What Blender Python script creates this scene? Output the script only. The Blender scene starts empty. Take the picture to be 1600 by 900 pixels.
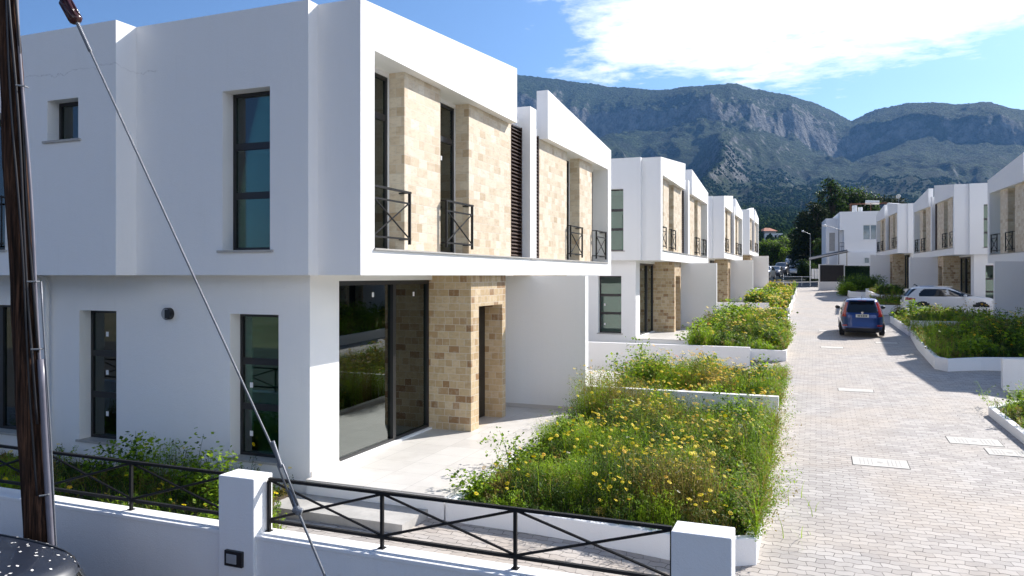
import bpy, bmesh, math, random
import numpy as np
from mathutils import Vector, Matrix
R = math.radians
random.seed(7); rng = np.random.default_rng(7)
scene = bpy.context.scene
COL = scene.collection

# ------------------------------------------------------------------ camera, sky, sun
H = 2.95                       # camera height above the first terrace = floor level of the upper storey
TH = R(21.75)                  # camera is turned this far left of the street direction (+Y)
F = 1190.0
cam = bpy.data.cameras.new('camera'); co = bpy.data.objects.new('camera', cam); COL.objects.link(co)
co.location = (0, 0, H); co.rotation_euler = (R(90), 0, TH)
cam.sensor_width = 36; cam.lens = 36 * F / 1600; cam.shift_y = -20 / 1600
cam.clip_end = 20000; cam.clip_start = .05
scene.camera = co
SUN = Vector((.73, 1.05, 1.0)).normalized()
SUN_EL = math.asin(SUN.z); SUN_AZ = math.atan2(SUN.x, SUN.y)
sl = bpy.data.lights.new('sun', 'SUN'); so = bpy.data.objects.new('sun', sl); COL.objects.link(so)
sl.energy = 5.0; sl.angle = R(.5); sl.color = (1, .955, .90)
so.rotation_euler = SUN.to_track_quat('Z', 'Y').to_euler(); so.location = (20, 20, 40)
scene.view_settings.view_transform = 'Standard'; scene.view_settings.look = 'None'
scene.view_settings.exposure = 0.84; scene.view_settings.gamma = 1
scene.render.engine = 'CYCLES'
scene.cycles.max_bounces = 9; scene.cycles.transparent_max_bounces = 16
scene.cycles.diffuse_bounces = 6; scene.cycles.glossy_bounces = 3; scene.cycles.volume_bounces = 0
scene.cycles.sample_clamp_indirect = 12

W = bpy.data.worlds.new('World'); scene.world = W; W.use_nodes = True
def world():
    nt = W.node_tree; N = nt.nodes; L = nt.links; N.clear()
    def n(t, **k):
        o = N.new(t)
        for a, b in k.items(): setattr(o, a, b)
        return o
    def mth(op, a, b=None, clamp=False):
        m = n('ShaderNodeMath', operation=op); m.use_clamp = clamp
        for i, v in enumerate((a, b)):
            if v is None: continue
            if isinstance(v, (int, float)): m.inputs[i].default_value = v
            else: L.new(v, m.inputs[i])
        return m.outputs[0]
    sky = n('ShaderNodeTexSky', sky_type='NISHITA'); sky.sun_disc = False
    sky.sun_elevation = SUN_EL; sky.sun_rotation = SUN_AZ
    sky.air_density = 1.0; sky.dust_density = .6; sky.ozone_density = 1.6; sky.altitude = 50
    tc = n('ShaderNodeTexCoord'); sp = n('ShaderNodeSeparateXYZ'); L.new(tc.outputs['Generated'], sp.inputs[0])
    z = mth('MAXIMUM', sp.outputs[2], .03)
    px = mth('DIVIDE', sp.outputs[0], z); py = mth('DIVIDE', sp.outputs[1], z)
    cb = n('ShaderNodeCombineXYZ'); L.new(px, cb.inputs[0]); L.new(py, cb.inputs[1])
    no = n('ShaderNodeTexNoise'); no.inputs['Scale'].default_value = 1.7; no.inputs['Detail'].default_value = 9
    no.inputs['Roughness'].default_value = .62; no.inputs['Distortion'].default_value = .35
    L.new(cb.outputs[0], no.inputs['Vector'])
    nf = n('ShaderNodeTexNoise'); nf.inputs['Scale'].default_value = 7.0; nf.inputs['Detail'].default_value = 7
    nf.inputs['Roughness'].default_value = .65; L.new(cb.outputs[0], nf.inputs['Vector'])
    # the cloud bank lies over the far end of the street, high up: signed distances on the cloud plane
    # cloud plane position of a few edge points (computed from the photograph's bearings)
    def P(pxl, pyl):
        u = (pxl-800)/F; v = (430-pyl)/F
        return ((-math.sin(TH)+u*math.cos(TH))/v, (math.cos(TH)+u*math.sin(TH))/v)
    def half(a, b, soft):      # positive on the left of a->b
        (x0, y0), (x1, y1) = P(*a), P(*b)
        dx, dy = x1-x0, y1-y0; l = math.hypot(dx, dy)
        nx, ny = -dy/l, dx/l
        d = mth('ADD', mth('MULTIPLY', px, nx), mth('MULTIPLY', py, ny))
        return mth('DIVIDE', mth('SUBTRACT', d, nx*x0+ny*y0), soft)
    e1 = half((1225, 112), (930, 100), .75)     # lower edge, left part
    e2 = half((1600, 32), (1225, 112), .75)     # lower edge, right part
    e3 = half((950, 108), (918, 0), .45)         # left edge
    m = mth('MINIMUM', mth('MINIMUM', e1, e2), e3)
    s = mth('ADD', m, mth('MULTIPLY', mth('SUBTRACT', no.outputs[0], .5), 2.6))
    s = mth('ADD', s, mth('MULTIPLY', mth('SUBTRACT', nf.outputs[0], .5), 1.5))
    cov = mth('MULTIPLY', mth('ADD', s, .42), 1.25, clamp=True)
    cov = mth('MULTIPLY', cov, mth('MULTIPLY', mth('SUBTRACT', sp.outputs[2], .12), 12.0, clamp=True), clamp=True)
    cov = mth('MULTIPLY', cov, mth('MULTIPLY', mth('SUBTRACT', .50, sp.outputs[2]), 9.0, clamp=True), clamp=True)
    thin = n('ShaderNodeTexNoise'); thin.inputs['Scale'].default_value = .9; thin.inputs['Detail'].default_value = 6
    thin.inputs['Roughness'].default_value = .6; L.new(cb.outputs[0], thin.inputs['Vector'])
    th = mth('MULTIPLY', mth('SUBTRACT', thin.outputs[0], .5), 1.6, clamp=True)
    cov2 = cov
    mix = n('ShaderNodeMix', data_type='RGBA')
    L.new(cov2, mix.inputs[0]); 
    gn = n('ShaderNodeMix', data_type='RGBA', blend_type='MULTIPLY'); gn.inputs[0].default_value = 1
    L.new(sky.outputs[0], gn.inputs[6])
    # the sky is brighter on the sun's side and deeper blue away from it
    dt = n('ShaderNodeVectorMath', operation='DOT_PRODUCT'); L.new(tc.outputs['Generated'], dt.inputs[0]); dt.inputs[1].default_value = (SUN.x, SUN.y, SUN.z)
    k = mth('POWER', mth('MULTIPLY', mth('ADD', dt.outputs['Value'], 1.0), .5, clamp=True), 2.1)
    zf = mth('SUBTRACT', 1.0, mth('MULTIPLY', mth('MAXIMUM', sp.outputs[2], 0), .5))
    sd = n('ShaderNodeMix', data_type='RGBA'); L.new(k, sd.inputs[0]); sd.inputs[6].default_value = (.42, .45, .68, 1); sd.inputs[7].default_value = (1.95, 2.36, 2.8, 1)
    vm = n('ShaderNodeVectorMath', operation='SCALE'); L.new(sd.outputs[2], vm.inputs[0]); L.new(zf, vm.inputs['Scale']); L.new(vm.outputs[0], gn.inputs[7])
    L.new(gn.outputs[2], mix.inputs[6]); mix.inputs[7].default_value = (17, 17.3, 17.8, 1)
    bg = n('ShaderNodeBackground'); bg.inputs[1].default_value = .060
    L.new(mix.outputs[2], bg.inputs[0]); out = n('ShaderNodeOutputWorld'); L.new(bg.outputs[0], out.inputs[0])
world()

# ------------------------------------------------------------------ helpers
def pt(px, py, z):
    """point of the photograph at world height z"""
    d = (z-H)*F/(430-py); u = (px-800)/F
    return (d*(-math.sin(TH)+u*math.cos(TH)), d*(math.cos(TH)+u*math.sin(TH)))
def at(px, d):
    u = (px-800)/F
    return (d*(-math.sin(TH)+u*math.cos(TH)), d*(math.cos(TH)+u*math.sin(TH)))
def zat(py, d): return H+(430-py)/F*d
def tag(o, label=None, cat=None, group=None, kind=None):
    if label: o['label'] = label
    if cat: o['category'] = cat
    if group: o['group'] = group
    if kind: o['kind'] = kind
    return o
def empty(name, loc=(0,0,0), rz=0, **k):
    o = bpy.data.objects.new(name, None); COL.objects.link(o); o.location = loc; o.rotation_euler = (0,0,rz)
    o.empty_display_size = .2
    return tag(o, **k)
def copy_tree(o, parent=None):
    c = o.copy(); COL.objects.link(c); c.parent = parent
    for ch in o.children: copy_tree(ch, c)
    return c
def mesh_np(name, V, Fc, mats, mi=None, smooth=False, parent=None):
    """V (n,3); Fc (m,k) all same k"""
    V = np.asarray(V, dtype=np.float32); Fc = np.asarray(Fc, dtype=np.int32)
    me = bpy.data.meshes.new(name); k = Fc.shape[1]; m = len(Fc)
    me.vertices.add(len(V)); me.vertices.foreach_set('co', V.ravel())
    me.loops.add(m*k); me.loops.foreach_set('vertex_index', Fc.ravel())
    me.polygons.add(m); me.polygons.foreach_set('loop_start', np.arange(0, m*k, k, dtype=np.int32))
    me.polygons.foreach_set('loop_total', np.full(m, k, dtype=np.int32))
    for a in (mats if isinstance(mats, (list, tuple)) else [mats]): me.materials.append(a)
    if mi is not None: me.polygons.foreach_set('material_index', np.asarray(mi, dtype=np.int32))
    me.polygons.foreach_set('use_smooth', np.full(m, smooth))
    me.update(calc_edges=True)
    o = bpy.data.objects.new(name, me); COL.objects.link(o); o.parent = parent
    return o
class MB:
    def __init__(s): s.v = []; s.f = []; s.m = []
    def add(s, vs, fs, mi=0):
        b = len(s.v); s.v += [tuple(v) for v in vs]; s.f += [tuple(b+i for i in f) for f in fs]; s.m += [mi]*len(fs)
    def box(s, x0, x1, y0, y1, z0, z1, mi=0):
        x0, x1 = min(x0, x1), max(x0, x1); y0, y1 = min(y0, y1), max(y0, y1)
        v = [(x0,y0,z0),(x1,y0,z0),(x1,y1,z0),(x0,y1,z0),(x0,y0,z1),(x1,y0,z1),(x1,y1,z1),(x0,y1,z1)]
        s.add(v, [(0,3,2,1),(4,5,6,7),(0,1,5,4),(1,2,6,5),(2,3,7,6),(3,0,4,7)], mi)
    def tube(s, a, b, r0, r1=None, n=8, mi=0, cap=True):
        r1 = r0 if r1 is None else r1
        a = Vector(a); b = Vector(b); d = (b-a).normalized()
        u = d.cross(Vector((0,0,1)) if abs(d.z) < .95 else Vector((1,0,0))).normalized(); w = d.cross(u)
        vs = []
        for p, r in ((a, r0), (b, r1)):
            for i in range(n):
                t = 2*math.pi*(i+.5)/n; vs.append(p+u*math.cos(t)*r+w*math.sin(t)*r)
        fs = [(i, (i+1) % n, n+(i+1) % n, n+i) for i in range(n)]
        if cap: fs += [tuple(range(n-1, -1, -1)), tuple(range(n, 2*n))]
        s.add(vs, fs, mi)
    def path(s, pts, rs, n=8, mi=0):
        """a swept tube through pts"""
        pts = [Vector(p) for p in pts]; b = len(s.v)
        for i, p in enumerate(pts):
            d = (pts[min(i+1, len(pts)-1)]-pts[max(i-1, 0)]).normalized()
            u = d.cross(Vector((0,1,0)) if abs(d.y) < .9 else Vector((1,0,0))).normalized(); w = d.cross(u)
            r = rs[i] if isinstance(rs, (list, tuple)) else rs
            for k in range(n):
                t = 2*math.pi*k/n; s.v.append(tuple(p+u*math.cos(t)*r+w*math.sin(t)*r))
        for i in range(len(pts)-1):
            for k in range(n):
                s.f.append((b+i*n+k, b+i*n+(k+1) % n, b+(i+1)*n+(k+1) % n, b+(i+1)*n+k)); s.m.append(mi)
        s.f.append(tuple(b+k for k in range(n-1, -1, -1))); s.f.append(tuple(b+(len(pts)-1)*n+k for k in range(n))); s.m += [mi, mi]
    def prism(s, poly, z0, z1, mi=0):
        """vertical prism; z1 may be a list of top heights"""
        n = len(poly); zt = z1 if isinstance(z1, (list, tuple)) else [z1]*n; zb = z0 if isinstance(z0, (list, tuple)) else [z0]*n
        v = [(x, y, zb[i]) for i, (x, y) in enumerate(poly)]+[(x, y, zt[i]) for i, (x, y) in enumerate(poly)]
        s.add(v, [tuple(range(n-1, -1, -1)), tuple(range(n, 2*n))]+[(i, (i+1) % n, n+(i+1) % n, n+i) for i in range(n)], mi)
    def build(s, name, mats, parent=None, smooth=False, bevel=0, fix=True):
        me = bpy.data.meshes.new(name); me.from_pydata(s.v, [], s.f)
        for a in (mats if isinstance(mats, (list, tuple)) else [mats]): me.materials.append(a)
        me.polygons.foreach_set('material_index', s.m)
        me.polygons.foreach_set('use_smooth', [smooth]*len(s.f))
        if fix:
            bm = bmesh.new(); bm.from_mesh(me); bmesh.ops.recalc_face_normals(bm, faces=bm.faces); bm.to_mesh(me); bm.free()
        me.update()
        o = bpy.data.objects.new(name, me); COL.objects.link(o); o.parent = parent
        if bevel:
            b = o.modifiers.new('bevel', 'BEVEL'); b.width = bevel; b.segments = 2; b.limit_method = 'ANGLE'
        return o
def csg(name, ops, mats, parent=None, matfn=None):
    """union / difference of axis-aligned boxes as ONE closed mesh"""
    e = 1e-5; B = []
    for ax in range(3):
        c = sorted({round(o[1+2*ax+i], 4) for o in ops for i in (0, 1)}); B.append(np.array(c))
    C = [(b[1:]+b[:-1])/2 for b in B]
    S = np.zeros([len(c)+2 for c in C], bool); I = S[1:-1, 1:-1, 1:-1]
    for o in ops:
        sel = [np.where((C[a] > o[1+2*a]) & (C[a] < o[2+2*a]))[0] for a in range(3)]
        if all(len(q) for q in sel): I[np.ix_(*sel)] = (o[0] == '+')
    vi = {}; V = []; Fs = []; mi = []
    def vid(i, j, k):
        if (i, j, k) not in vi: vi[(i, j, k)] = len(V); V.append((B[0][i], B[1][j], B[2][k]))
        return vi[(i, j, k)]
    n = S.shape
    for ax in range(3):
        for sg in (-1, 1):
            nb = np.roll(S, -sg, axis=ax); idx = np.argwhere(S & ~nb)
            for c in idx:
                i, j, k = c-1; q = [i, j, k]
                a, b = [(1, 2), (2, 0), (0, 1)][ax]
                base = list(q);
                if sg > 0: base[ax] += 1
                pa = list(base); pa[a] += 1; pb = list(pa); pb[b] += 1; pc = list(base); pc[b] += 1
                f = [vid(*base), vid(*pa), vid(*pb), vid(*pc)]
                if sg < 0: f.reverse()
                Fs.append(f)
                if matfn:
                    ce = [C[0][i], C[1][j], C[2][k]]; ce[ax] = B[ax][base[ax]]; nv = [0,0,0]; nv[ax] = sg
                    mi.append(matfn(ce, nv))
                else: mi.append(0)
    me = bpy.data.meshes.new(name); me.from_pydata(V, [], Fs)
    for a in (mats if isinstance(mats, (list, tuple)) else [mats]): me.materials.append(a)
    me.polygons.foreach_set('material_index', mi)
    bm = bmesh.new(); bm.from_mesh(me)
    bmesh.ops.dissolve_limit(bm, angle_limit=R(1), verts=bm.verts, edges=bm.edges, delimit={'MATERIAL'})
    bm.to_mesh(me); bm.free(); me.update()
    o = bpy.data.objects.new(name, me); COL.objects.link(o); o.parent = parent
    return o

# ------------------------------------------------------------------ noise on the CPU
_P = rng.random((256, 256)).astype(np.float64)
def vnoise(x, y):
    xi = np.floor(x).astype(int); yi = np.floor(y).astype(int); fx = x-xi; fy = y-yi
    fx = fx*fx*(3-2*fx); fy = fy*fy*(3-2*fy)
    a = _P[xi % 256, yi % 256]; b = _P[(xi+1) % 256, yi % 256]; c = _P[xi % 256, (yi+1) % 256]; d = _P[(xi+1) % 256, (yi+1) % 256]
    return (a*(1-fx)+b*fx)*(1-fy)+(c*(1-fx)+d*fx)*fy
def fbm(x, y, o=5, g=.5, ridged=False):
    s = 0; a = 1; t = 0
    for i in range(o):
        v = vnoise(x*2**i+17.3*i, y*2**i+9.1*i)
        if ridged: v = 1-abs(2*v-1)
        s = s+a*v; t += a; a *= g
    return s/t

# ------------------------------------------------------------------ materials
def mat(name, col, rough=.6, spec=.5, metal=0, bump=0, bscale=40, var=0, vscale=3, coat=0, trans=0):
    m = bpy.data.materials.new(name); m.use_nodes = True; nt = m.node_tree; N = nt.nodes; L = nt.links
    p = N['Principled BSDF']; p.inputs['Base Color'].default_value = (*col, 1); p.inputs['Roughness'].default_value = rough
    p.inputs['Metallic'].default_value = metal; p.inputs['Specular IOR Level'].default_value = spec
    if coat: p.inputs['Coat Weight'].default_value = coat; p.inputs['Coat Roughness'].default_value = .04
    tc = N.new('ShaderNodeTexCoord')
    if var:
        no = N.new('ShaderNodeTexNoise'); no.inputs['Scale'].default_value = vscale; no.inputs['Detail'].default_value = 5
        L.new(tc.outputs['Object'], no.inputs['Vector'])
        r = N.new('ShaderNodeValToRGB'); r.color_ramp.elements[0].position = .3; r.color_ramp.elements[1].position = .7
        r.color_ramp.elements[0].color = (*[c*(1-var) for c in col], 1); r.color_ramp.elements[1].color = (*[min(c*(1+var), 1) for c in col], 1)
        L.new(no.outputs[0], r.inputs[0]); L.new(r.outputs[0], p.inputs['Base Color'])
    if bump:
        nb = N.new('ShaderNodeTexNoise'); nb.inputs['Scale'].default_value = bscale; nb.inputs['Detail'].default_value = 4
        L.new(tc.outputs['Object'], nb.inputs['Vector'])
        b = N.new('ShaderNodeBump'); b.inputs['Strength'].default_value = bump; b.inputs['Distance'].default_value = .01
        L.new(nb.outputs[0], b.inputs['Height']); L.new(b.outputs[0], p.inputs['Normal'])
    return m
class NT:
    """tiny node-graph helper"""
    def __init__(s, name):
        s.m = bpy.data.materials.new(name); s.m.use_nodes = True; s.N = s.m.node_tree.nodes; s.L = s.m.node_tree.links
        s.p = s.N['Principled BSDF']; s.out = s.N['Material Output']
    def n(s, t, ins=None, **k):
        o = s.N.new('ShaderNode'+t)
        for a, b in k.items(): setattr(o, a, b)
        for a, b in (ins or {}).items():
            if isinstance(b, bpy.types.NodeSocket): s.L.new(b, o.inputs[a])
            else: o.inputs[a].default_value = b
        return o
    def math(s, op, a, b=0, clamp=False):
        o = s.N.new('ShaderNodeMath'); o.operation = op; o.use_clamp = clamp
        for i, v in enumerate((a, b)):
            if isinstance(v, bpy.types.NodeSocket): s.L.new(v, o.inputs[i])
            else: o.inputs[i].default_value = v
        return o.outputs[0]
    def mix(s, f, a, b, bt='MIX'):
        o = s.N.new('ShaderNodeMix'); o.data_type = 'RGBA'; o.blend_type = bt
        for i, v in ((0, f), (6, a), (7, b)):
            if isinstance(v, bpy.types.NodeSocket): s.L.new(v, o.inputs[i])
            elif i == 0: o.inputs[0].default_value = v
            else: o.inputs[i].default_value = (*v, 1)
        return o.outputs[2]
    def noise(s, vec, sc, det=5, ro=.55):
        return s.n('TexNoise', {'Vector': vec, 'Scale': sc, 'Detail': det, 'Roughness': ro}).outputs[0]
    def ramp(s, f, pts):
        o = s.N.new('ShaderNodeValToRGB'); e = o.color_ramp.elements
        while len(e) < len(pts): e.new(.5)
        for q, (a, c) in zip(e, pts): q.position = a; q.color = (*c, 1) if len(c) == 3 else c
        s.L.new(f, o.inputs[0]); return o.outputs[0]
    def color(s, c): s.L.new(c, s.p.inputs['Base Color'])
    def bump(s, h, st, dist=.01):
        b = s.n('Bump', {'Height': h, 'Strength': st, 'Distance': dist}); s.L.new(b.outputs[0], s.p.inputs['Normal'])

def stucco():
    t = NT('white_stucco'); o = t.n('TexCoord').outputs['Object']
    mp = t.n('Mapping', {'Vector': o, 'Scale': (1.6, 1.6, .22)}).outputs[0]
    streak = t.noise(mp, 2.2, 6, .65); big = t.noise(o, .35, 4)
    c = t.mix(t.math('MULTIPLY', t.math('SUBTRACT', streak, .52), 1.3, True), (.89, .88, .87), (.84, .835, .82))
    c = t.mix(t.math('MULTIPLY', t.math('SUBTRACT', big, .45), .9, True), c, (.84, .842, .835))
    fs_ = t.noise(t.n('Mapping', {'Vector': o, 'Scale': (9, 9, .5)}).outputs[0], 1.5, 4, .6)
    c = t.mix(t.math('MULTIPLY', t.math('SUBTRACT', fs_, .60), 1.2, True), c, (.74, .735, .715))
    so_ = t.n('SeparateXYZ', {'Vector': o}); wl = t.math('ADD', t.math('MULTIPLY', t.noise(o, 1.6, 6, .7), .5), 5.86)
    ck = t.math('LESS_THAN', t.math('ABSOLUTE', t.math('SUBTRACT', so_.outputs[2], wl)), .0035)
    ck = t.math('MULTIPLY', ck, t.math('LESS_THAN', so_.outputs[0], -3.5)); c = t.mix(t.math('MULTIPLY', ck, .5), c, (.35, .34, .33))
    t.color(c); t.p.inputs['Roughness'].default_value = .85; t.p.inputs['Specular IOR Level'].default_value = .25
    t.bump(t.math('ADD', t.noise(o, 70, 4, .75), t.math('MULTIPLY', t.noise(o, 6, 3), .8)), .6, .008)
    return t.m
def stone(name='travertine_tiles', ramp=None, bw=.225, rh=.134):
    t = NT(name); o = t.n('TexCoord').outputs['Object']
    s = t.n('SeparateXYZ', {'Vector': o}); u = t.math('ADD', s.outputs[0], s.outputs[1])
    v = t.n('CombineXYZ', {'X': u, 'Y': s.outputs[2]}).outputs[0]
    b = t.n('TexBrick', {'Vector': v, 'Color1': (0,0,0,1), 'Color2': (1,1,1,1), 'Mortar': (.5,.5,.5,1), 'Scale': 1, 'Mortar Size': .0055, 'Mortar Smooth': .2,
                         'Bias': 0, 'Brick Width': bw, 'Row Height': rh}, offset=.37, offset_frequency=2, squash=.68, squash_frequency=3)
    c = t.ramp(b.outputs[0], ramp or [(0, (.27, .145, .06)), (.10, (.38, .23, .11)), (.24, (.50, .35, .19)), (.6, (.56, .415, .24)), (1, (.65, .51, .33))])
    vein = t.noise(t.n('Mapping', {'Vector': o, 'Scale': (5, 5, 14)}).outputs[0], 1.6, 8, .7)
    c = t.mix(t.math('MULTIPLY', t.math('SUBTRACT', vein, .48), 2.2, True), c, (.33, .235, .145))
    mud = t.noise(o, 11, 5, .6); c = t.mix(t.math('MULTIPLY', t.math('SUBTRACT', mud, .5), 1.6, True), c, (.68, .62, .52))
    c = t.mix(t.math('MULTIPLY', b.outputs[1], .8), c, (.64, .58, .49)); t.color(c)
    t.p.inputs['Roughness'].default_value = .6; t.bump(t.math('SUBTRACT', t.math('MULTIPLY', vein, .35), b.outputs[1]), .5, .006)
    return t.m
def pavers():
    t = NT('interlocking_pavers'); g = t.n('NewGeometry').outputs['Position']
    s = t.n('SeparateXYZ', {'Vector': g}); x, y = s.outputs[0], s.outputs[1]
    def tri(a, per, amp):
        return t.math('MULTIPLY', t.math('SINE', t.math('MULTIPLY', a, 2*math.pi/per)), amp)
    yy = t.math('ADD', y, tri(x, .20, .012)); xx = t.math('ADD', x, tri(y, .256, .009))
    wob = t.noise(g, .9, 3); yy = t.math('ADD', yy, t.math('MULTIPLY', wob, .12))
    v = t.n('CombineXYZ', {'X': xx, 'Y': t.math('MULTIPLY', yy, .55)}).outputs[0]
    b = t.n('TexBrick', {'Vector': v, 'Color1': (0,0,0,1), 'Color2': (1,1,1,1), 'Mortar': (.5,.5,.5,1), 'Scale': 1, 'Mortar Size': .0042, 'Mortar Smooth': .25,
                         'Brick Width': .20, 'Row Height': .0704}, offset=.5)
    c = t.ramp(b.outputs[0], [(0, (.34, .31, .29)), (.5, (.41, .378, .35)), (1, (.48, .446, .415))])
    big = t.noise(g, .45, 5, .6); c = t.mix(t.math('MULTIPLY', t.math('SUBTRACT', big, .42), 2.4, True), c, (.50, .415, .33))
    st = t.noise(g, 1.6, 6, .65); c = t.mix(t.math('MULTIPLY', t.math('SUBTRACT', st, .54), 2.6, True), c, (.30, .27, .245))
    sp_ = t.noise(g, .22, 7, .72); c = t.mix(t.math('MULTIPLY', t.math('SUBTRACT', sp_, .55), 2.2, True), c, (.34, .31, .285))
    fi = t.noise(g, 60, 3, .6); c = t.mix(t.math('MULTIPLY', t.math('SUBTRACT', fi, .5), .6, True), c, (.35, .33, .31))
    # joints, filled with pale sand in places
    jw = t.noise(g, 5.5, 3, .7); jc = t.mix(t.math('MULTIPLY', t.math('SUBTRACT', jw, .40), 5, True), (.05, .044, .040), (.30, .27, .245))
    c = t.mix(b.outputs[1], c, jc); t.color(c)
    t.p.inputs['Roughness'].default_value = .75
    t.bump(t.math('SUBTRACT', t.math('MULTIPLY', fi, .12), b.outputs[1]), .6, .012)
    return t.m
def tiles():
    t = NT('terrace_tiles'); o = t.n('TexCoord').outputs['Object']
    b = t.n('TexBrick', {'Vector': o, 'Color1': (0,0,0,1), 'Color2': (1,1,1,1), 'Scale': 1, 'Mortar Size': .003, 'Mortar Smooth': .1,
                         'Brick Width': .6, 'Row Height': .6}, offset=0)
    mot = t.noise(o, 3, 6, .6)
    c = t.ramp(t.math('ADD', t.math('MULTIPLY', b.outputs[0], .3), t.math('MULTIPLY', mot, .7)), [(.25, (.56, .53, .49)), (.75, (.68, .65, .61))])
    d = t.noise(o, 1.1, 5, .65); c = t.mix(t.math('MULTIPLY', t.math('SUBTRACT', d, .55), 2.2, True), c, (.42, .38, .33))
    c = t.mix(b.outputs[1], c, (.36, .34, .31)); t.color(c); t.p.inputs['Roughness'].default_value = .42
    return t.m
def glass(name, tint, refl=.05):
    t = NT(name); t.N.remove(t.p)
    tr = t.n('BsdfTransparent', {'Color': (*tint, 1)}); gl = t.n('BsdfGlossy', {'Roughness': .015, 'Color': (.85, .92, .9, 1)})
    fr = t.n('Fresnel', {'IOR': 1.5}); f = t.math('ADD', t.math('MULTIPLY', fr.outputs[0], 1.25), refl, True)
    mx = t.n('MixShader', {0: f, 1: tr.outputs[0], 2: gl.outputs[0]}); t.L.new(mx.outputs[0], t.out.inputs[0])
    return t.m
def leafmat(name, c, trans=.52, hue=.25):
    t = NT(name); o = t.n('NewGeometry').outputs['Position']
    v = t.noise(o, 4.0, 4, .6)
    cc = t.mix(v, tuple(a*(1-hue) for a in c), tuple(min(1, a*(1+hue)) for a in c))
    t.color(cc); t.p.inputs['Roughness'].default_value = .55; t.p.inputs['Specular IOR Level'].default_value = .3
    tl = t.n('BsdfTranslucent', {'Color': cc}); mx = t.n('MixShader', {0: trans, 1: t.p.outputs[0], 2: tl.outputs[0]})
    t.L.new(mx.outputs[0], t.out.inputs[0]); return t.m
def wood():
    t = NT('creosoted_wood'); o = t.n('TexCoord').outputs['Object']
    mp = t.n('Mapping', {'Vector': o, 'Scale': (22, 22, .9)}).outputs[0]; g = t.noise(mp, 2, 8, .68)
    kn = t.noise(t.n('Mapping', {'Vector': o, 'Scale': (5, 5, 1.6)}).outputs[0], 1.5, 4)
    c = t.ramp(g, [(.36, (.008, .005, .004)), (.50, (.050, .027, .018)), (.66, (.15, .075, .044))])
    c = t.mix(t.math('MULTIPLY', t.math('SUBTRACT', kn, .5), 2, True), c, (.03, .02, .014)); t.color(c)
    t.p.inputs['Roughness'].default_value = .9; t.p.inputs['Specular IOR Level'].default_value = .12; t.bump(g, 1.0, .03); return t.m
def concrete(name, a, b, sc=2, bump=.3):
    t = NT(name); o = t.n('NewGeometry').outputs['Position']
    n = t.noise(o, sc, 7, .65); t.color(t.ramp(n, [(.3, a), (.7, b)])); t.p.inputs['Roughness'].default_value = .85
    t.bump(t.noise(o, 60, 4, .6), bump, .006); return t.m
def paint(name, c, flake=.1, rough=.28):
    t = NT(name); o = t.n('TexCoord').outputs['Object']
    n = t.noise(o, 3, 4); t.color(t.mix(t.math('MULTIPLY', t.math('SUBTRACT', n, .5), .8, True), c, tuple(min(1, a*1.15+.01) for a in c)))
    t.p.inputs['Roughness'].default_value = rough; t.p.inputs['Coat Weight'].default_value = .8 if rough < .35 else .25; t.p.inputs['Coat Roughness'].default_value = .03
    t.p.inputs['Metallic'].default_value = flake; return t.m
def mountain():
    t = NT('wooded_rock_slope'); ge = t.n('NewGeometry'); g = ge.outputs['Position']
    nz = t.n('SeparateXYZ', {'Vector': ge.outputs['Normal']}).outputs[2]
    tr = t.noise(g, .06, 8, .82); med = t.noise(g, .006, 6, .6)
    vo = t.n('TexVoronoi', {'Vector': g, 'Scale': .085}).outputs[0]
    c = t.ramp(tr, [(.42, (.004, .010, .004)), (.51, (.020, .040, .013)), (.60, (.080, .110, .040))])
    c = t.mix(t.math('MULTIPLY', t.math('SUBTRACT', med, .5), 5, True), c, (.010, .018, .010))
    dry = t.noise(g, .012, 5, .7); c = t.mix(t.math('MULTIPLY', t.math('SUBTRACT', dry, .56), 5, True), c, (.042, .043, .025))
    # bare rock where it is steep
    k = t.math('ADD', t.math('SUBTRACT', .71, nz), t.math('MULTIPLY', t.math('SUBTRACT', t.noise(g, .010, 6, .75), .5), .75))
    rk = t.ramp(t.noise(t.n('Mapping', {'Vector': g, 'Scale': (1, 1, .35)}).outputs[0], .03, 8, .75), [(.38, (.035, .038, .034)), (.60, (.30, .29, .275))])
    c = t.mix(t.math('MULTIPLY', k, 7, True), c, rk); t.color(c)
    t.p.inputs['Roughness'].default_value = .95; t.p.inputs['Specular IOR Level'].default_value = .1
    h = t.math('ADD', t.math('MULTIPLY', tr, 1.0), t.math('MULTIPLY', vo, -.35)); t.bump(h, 1.0, 22)
    return t.m
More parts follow.
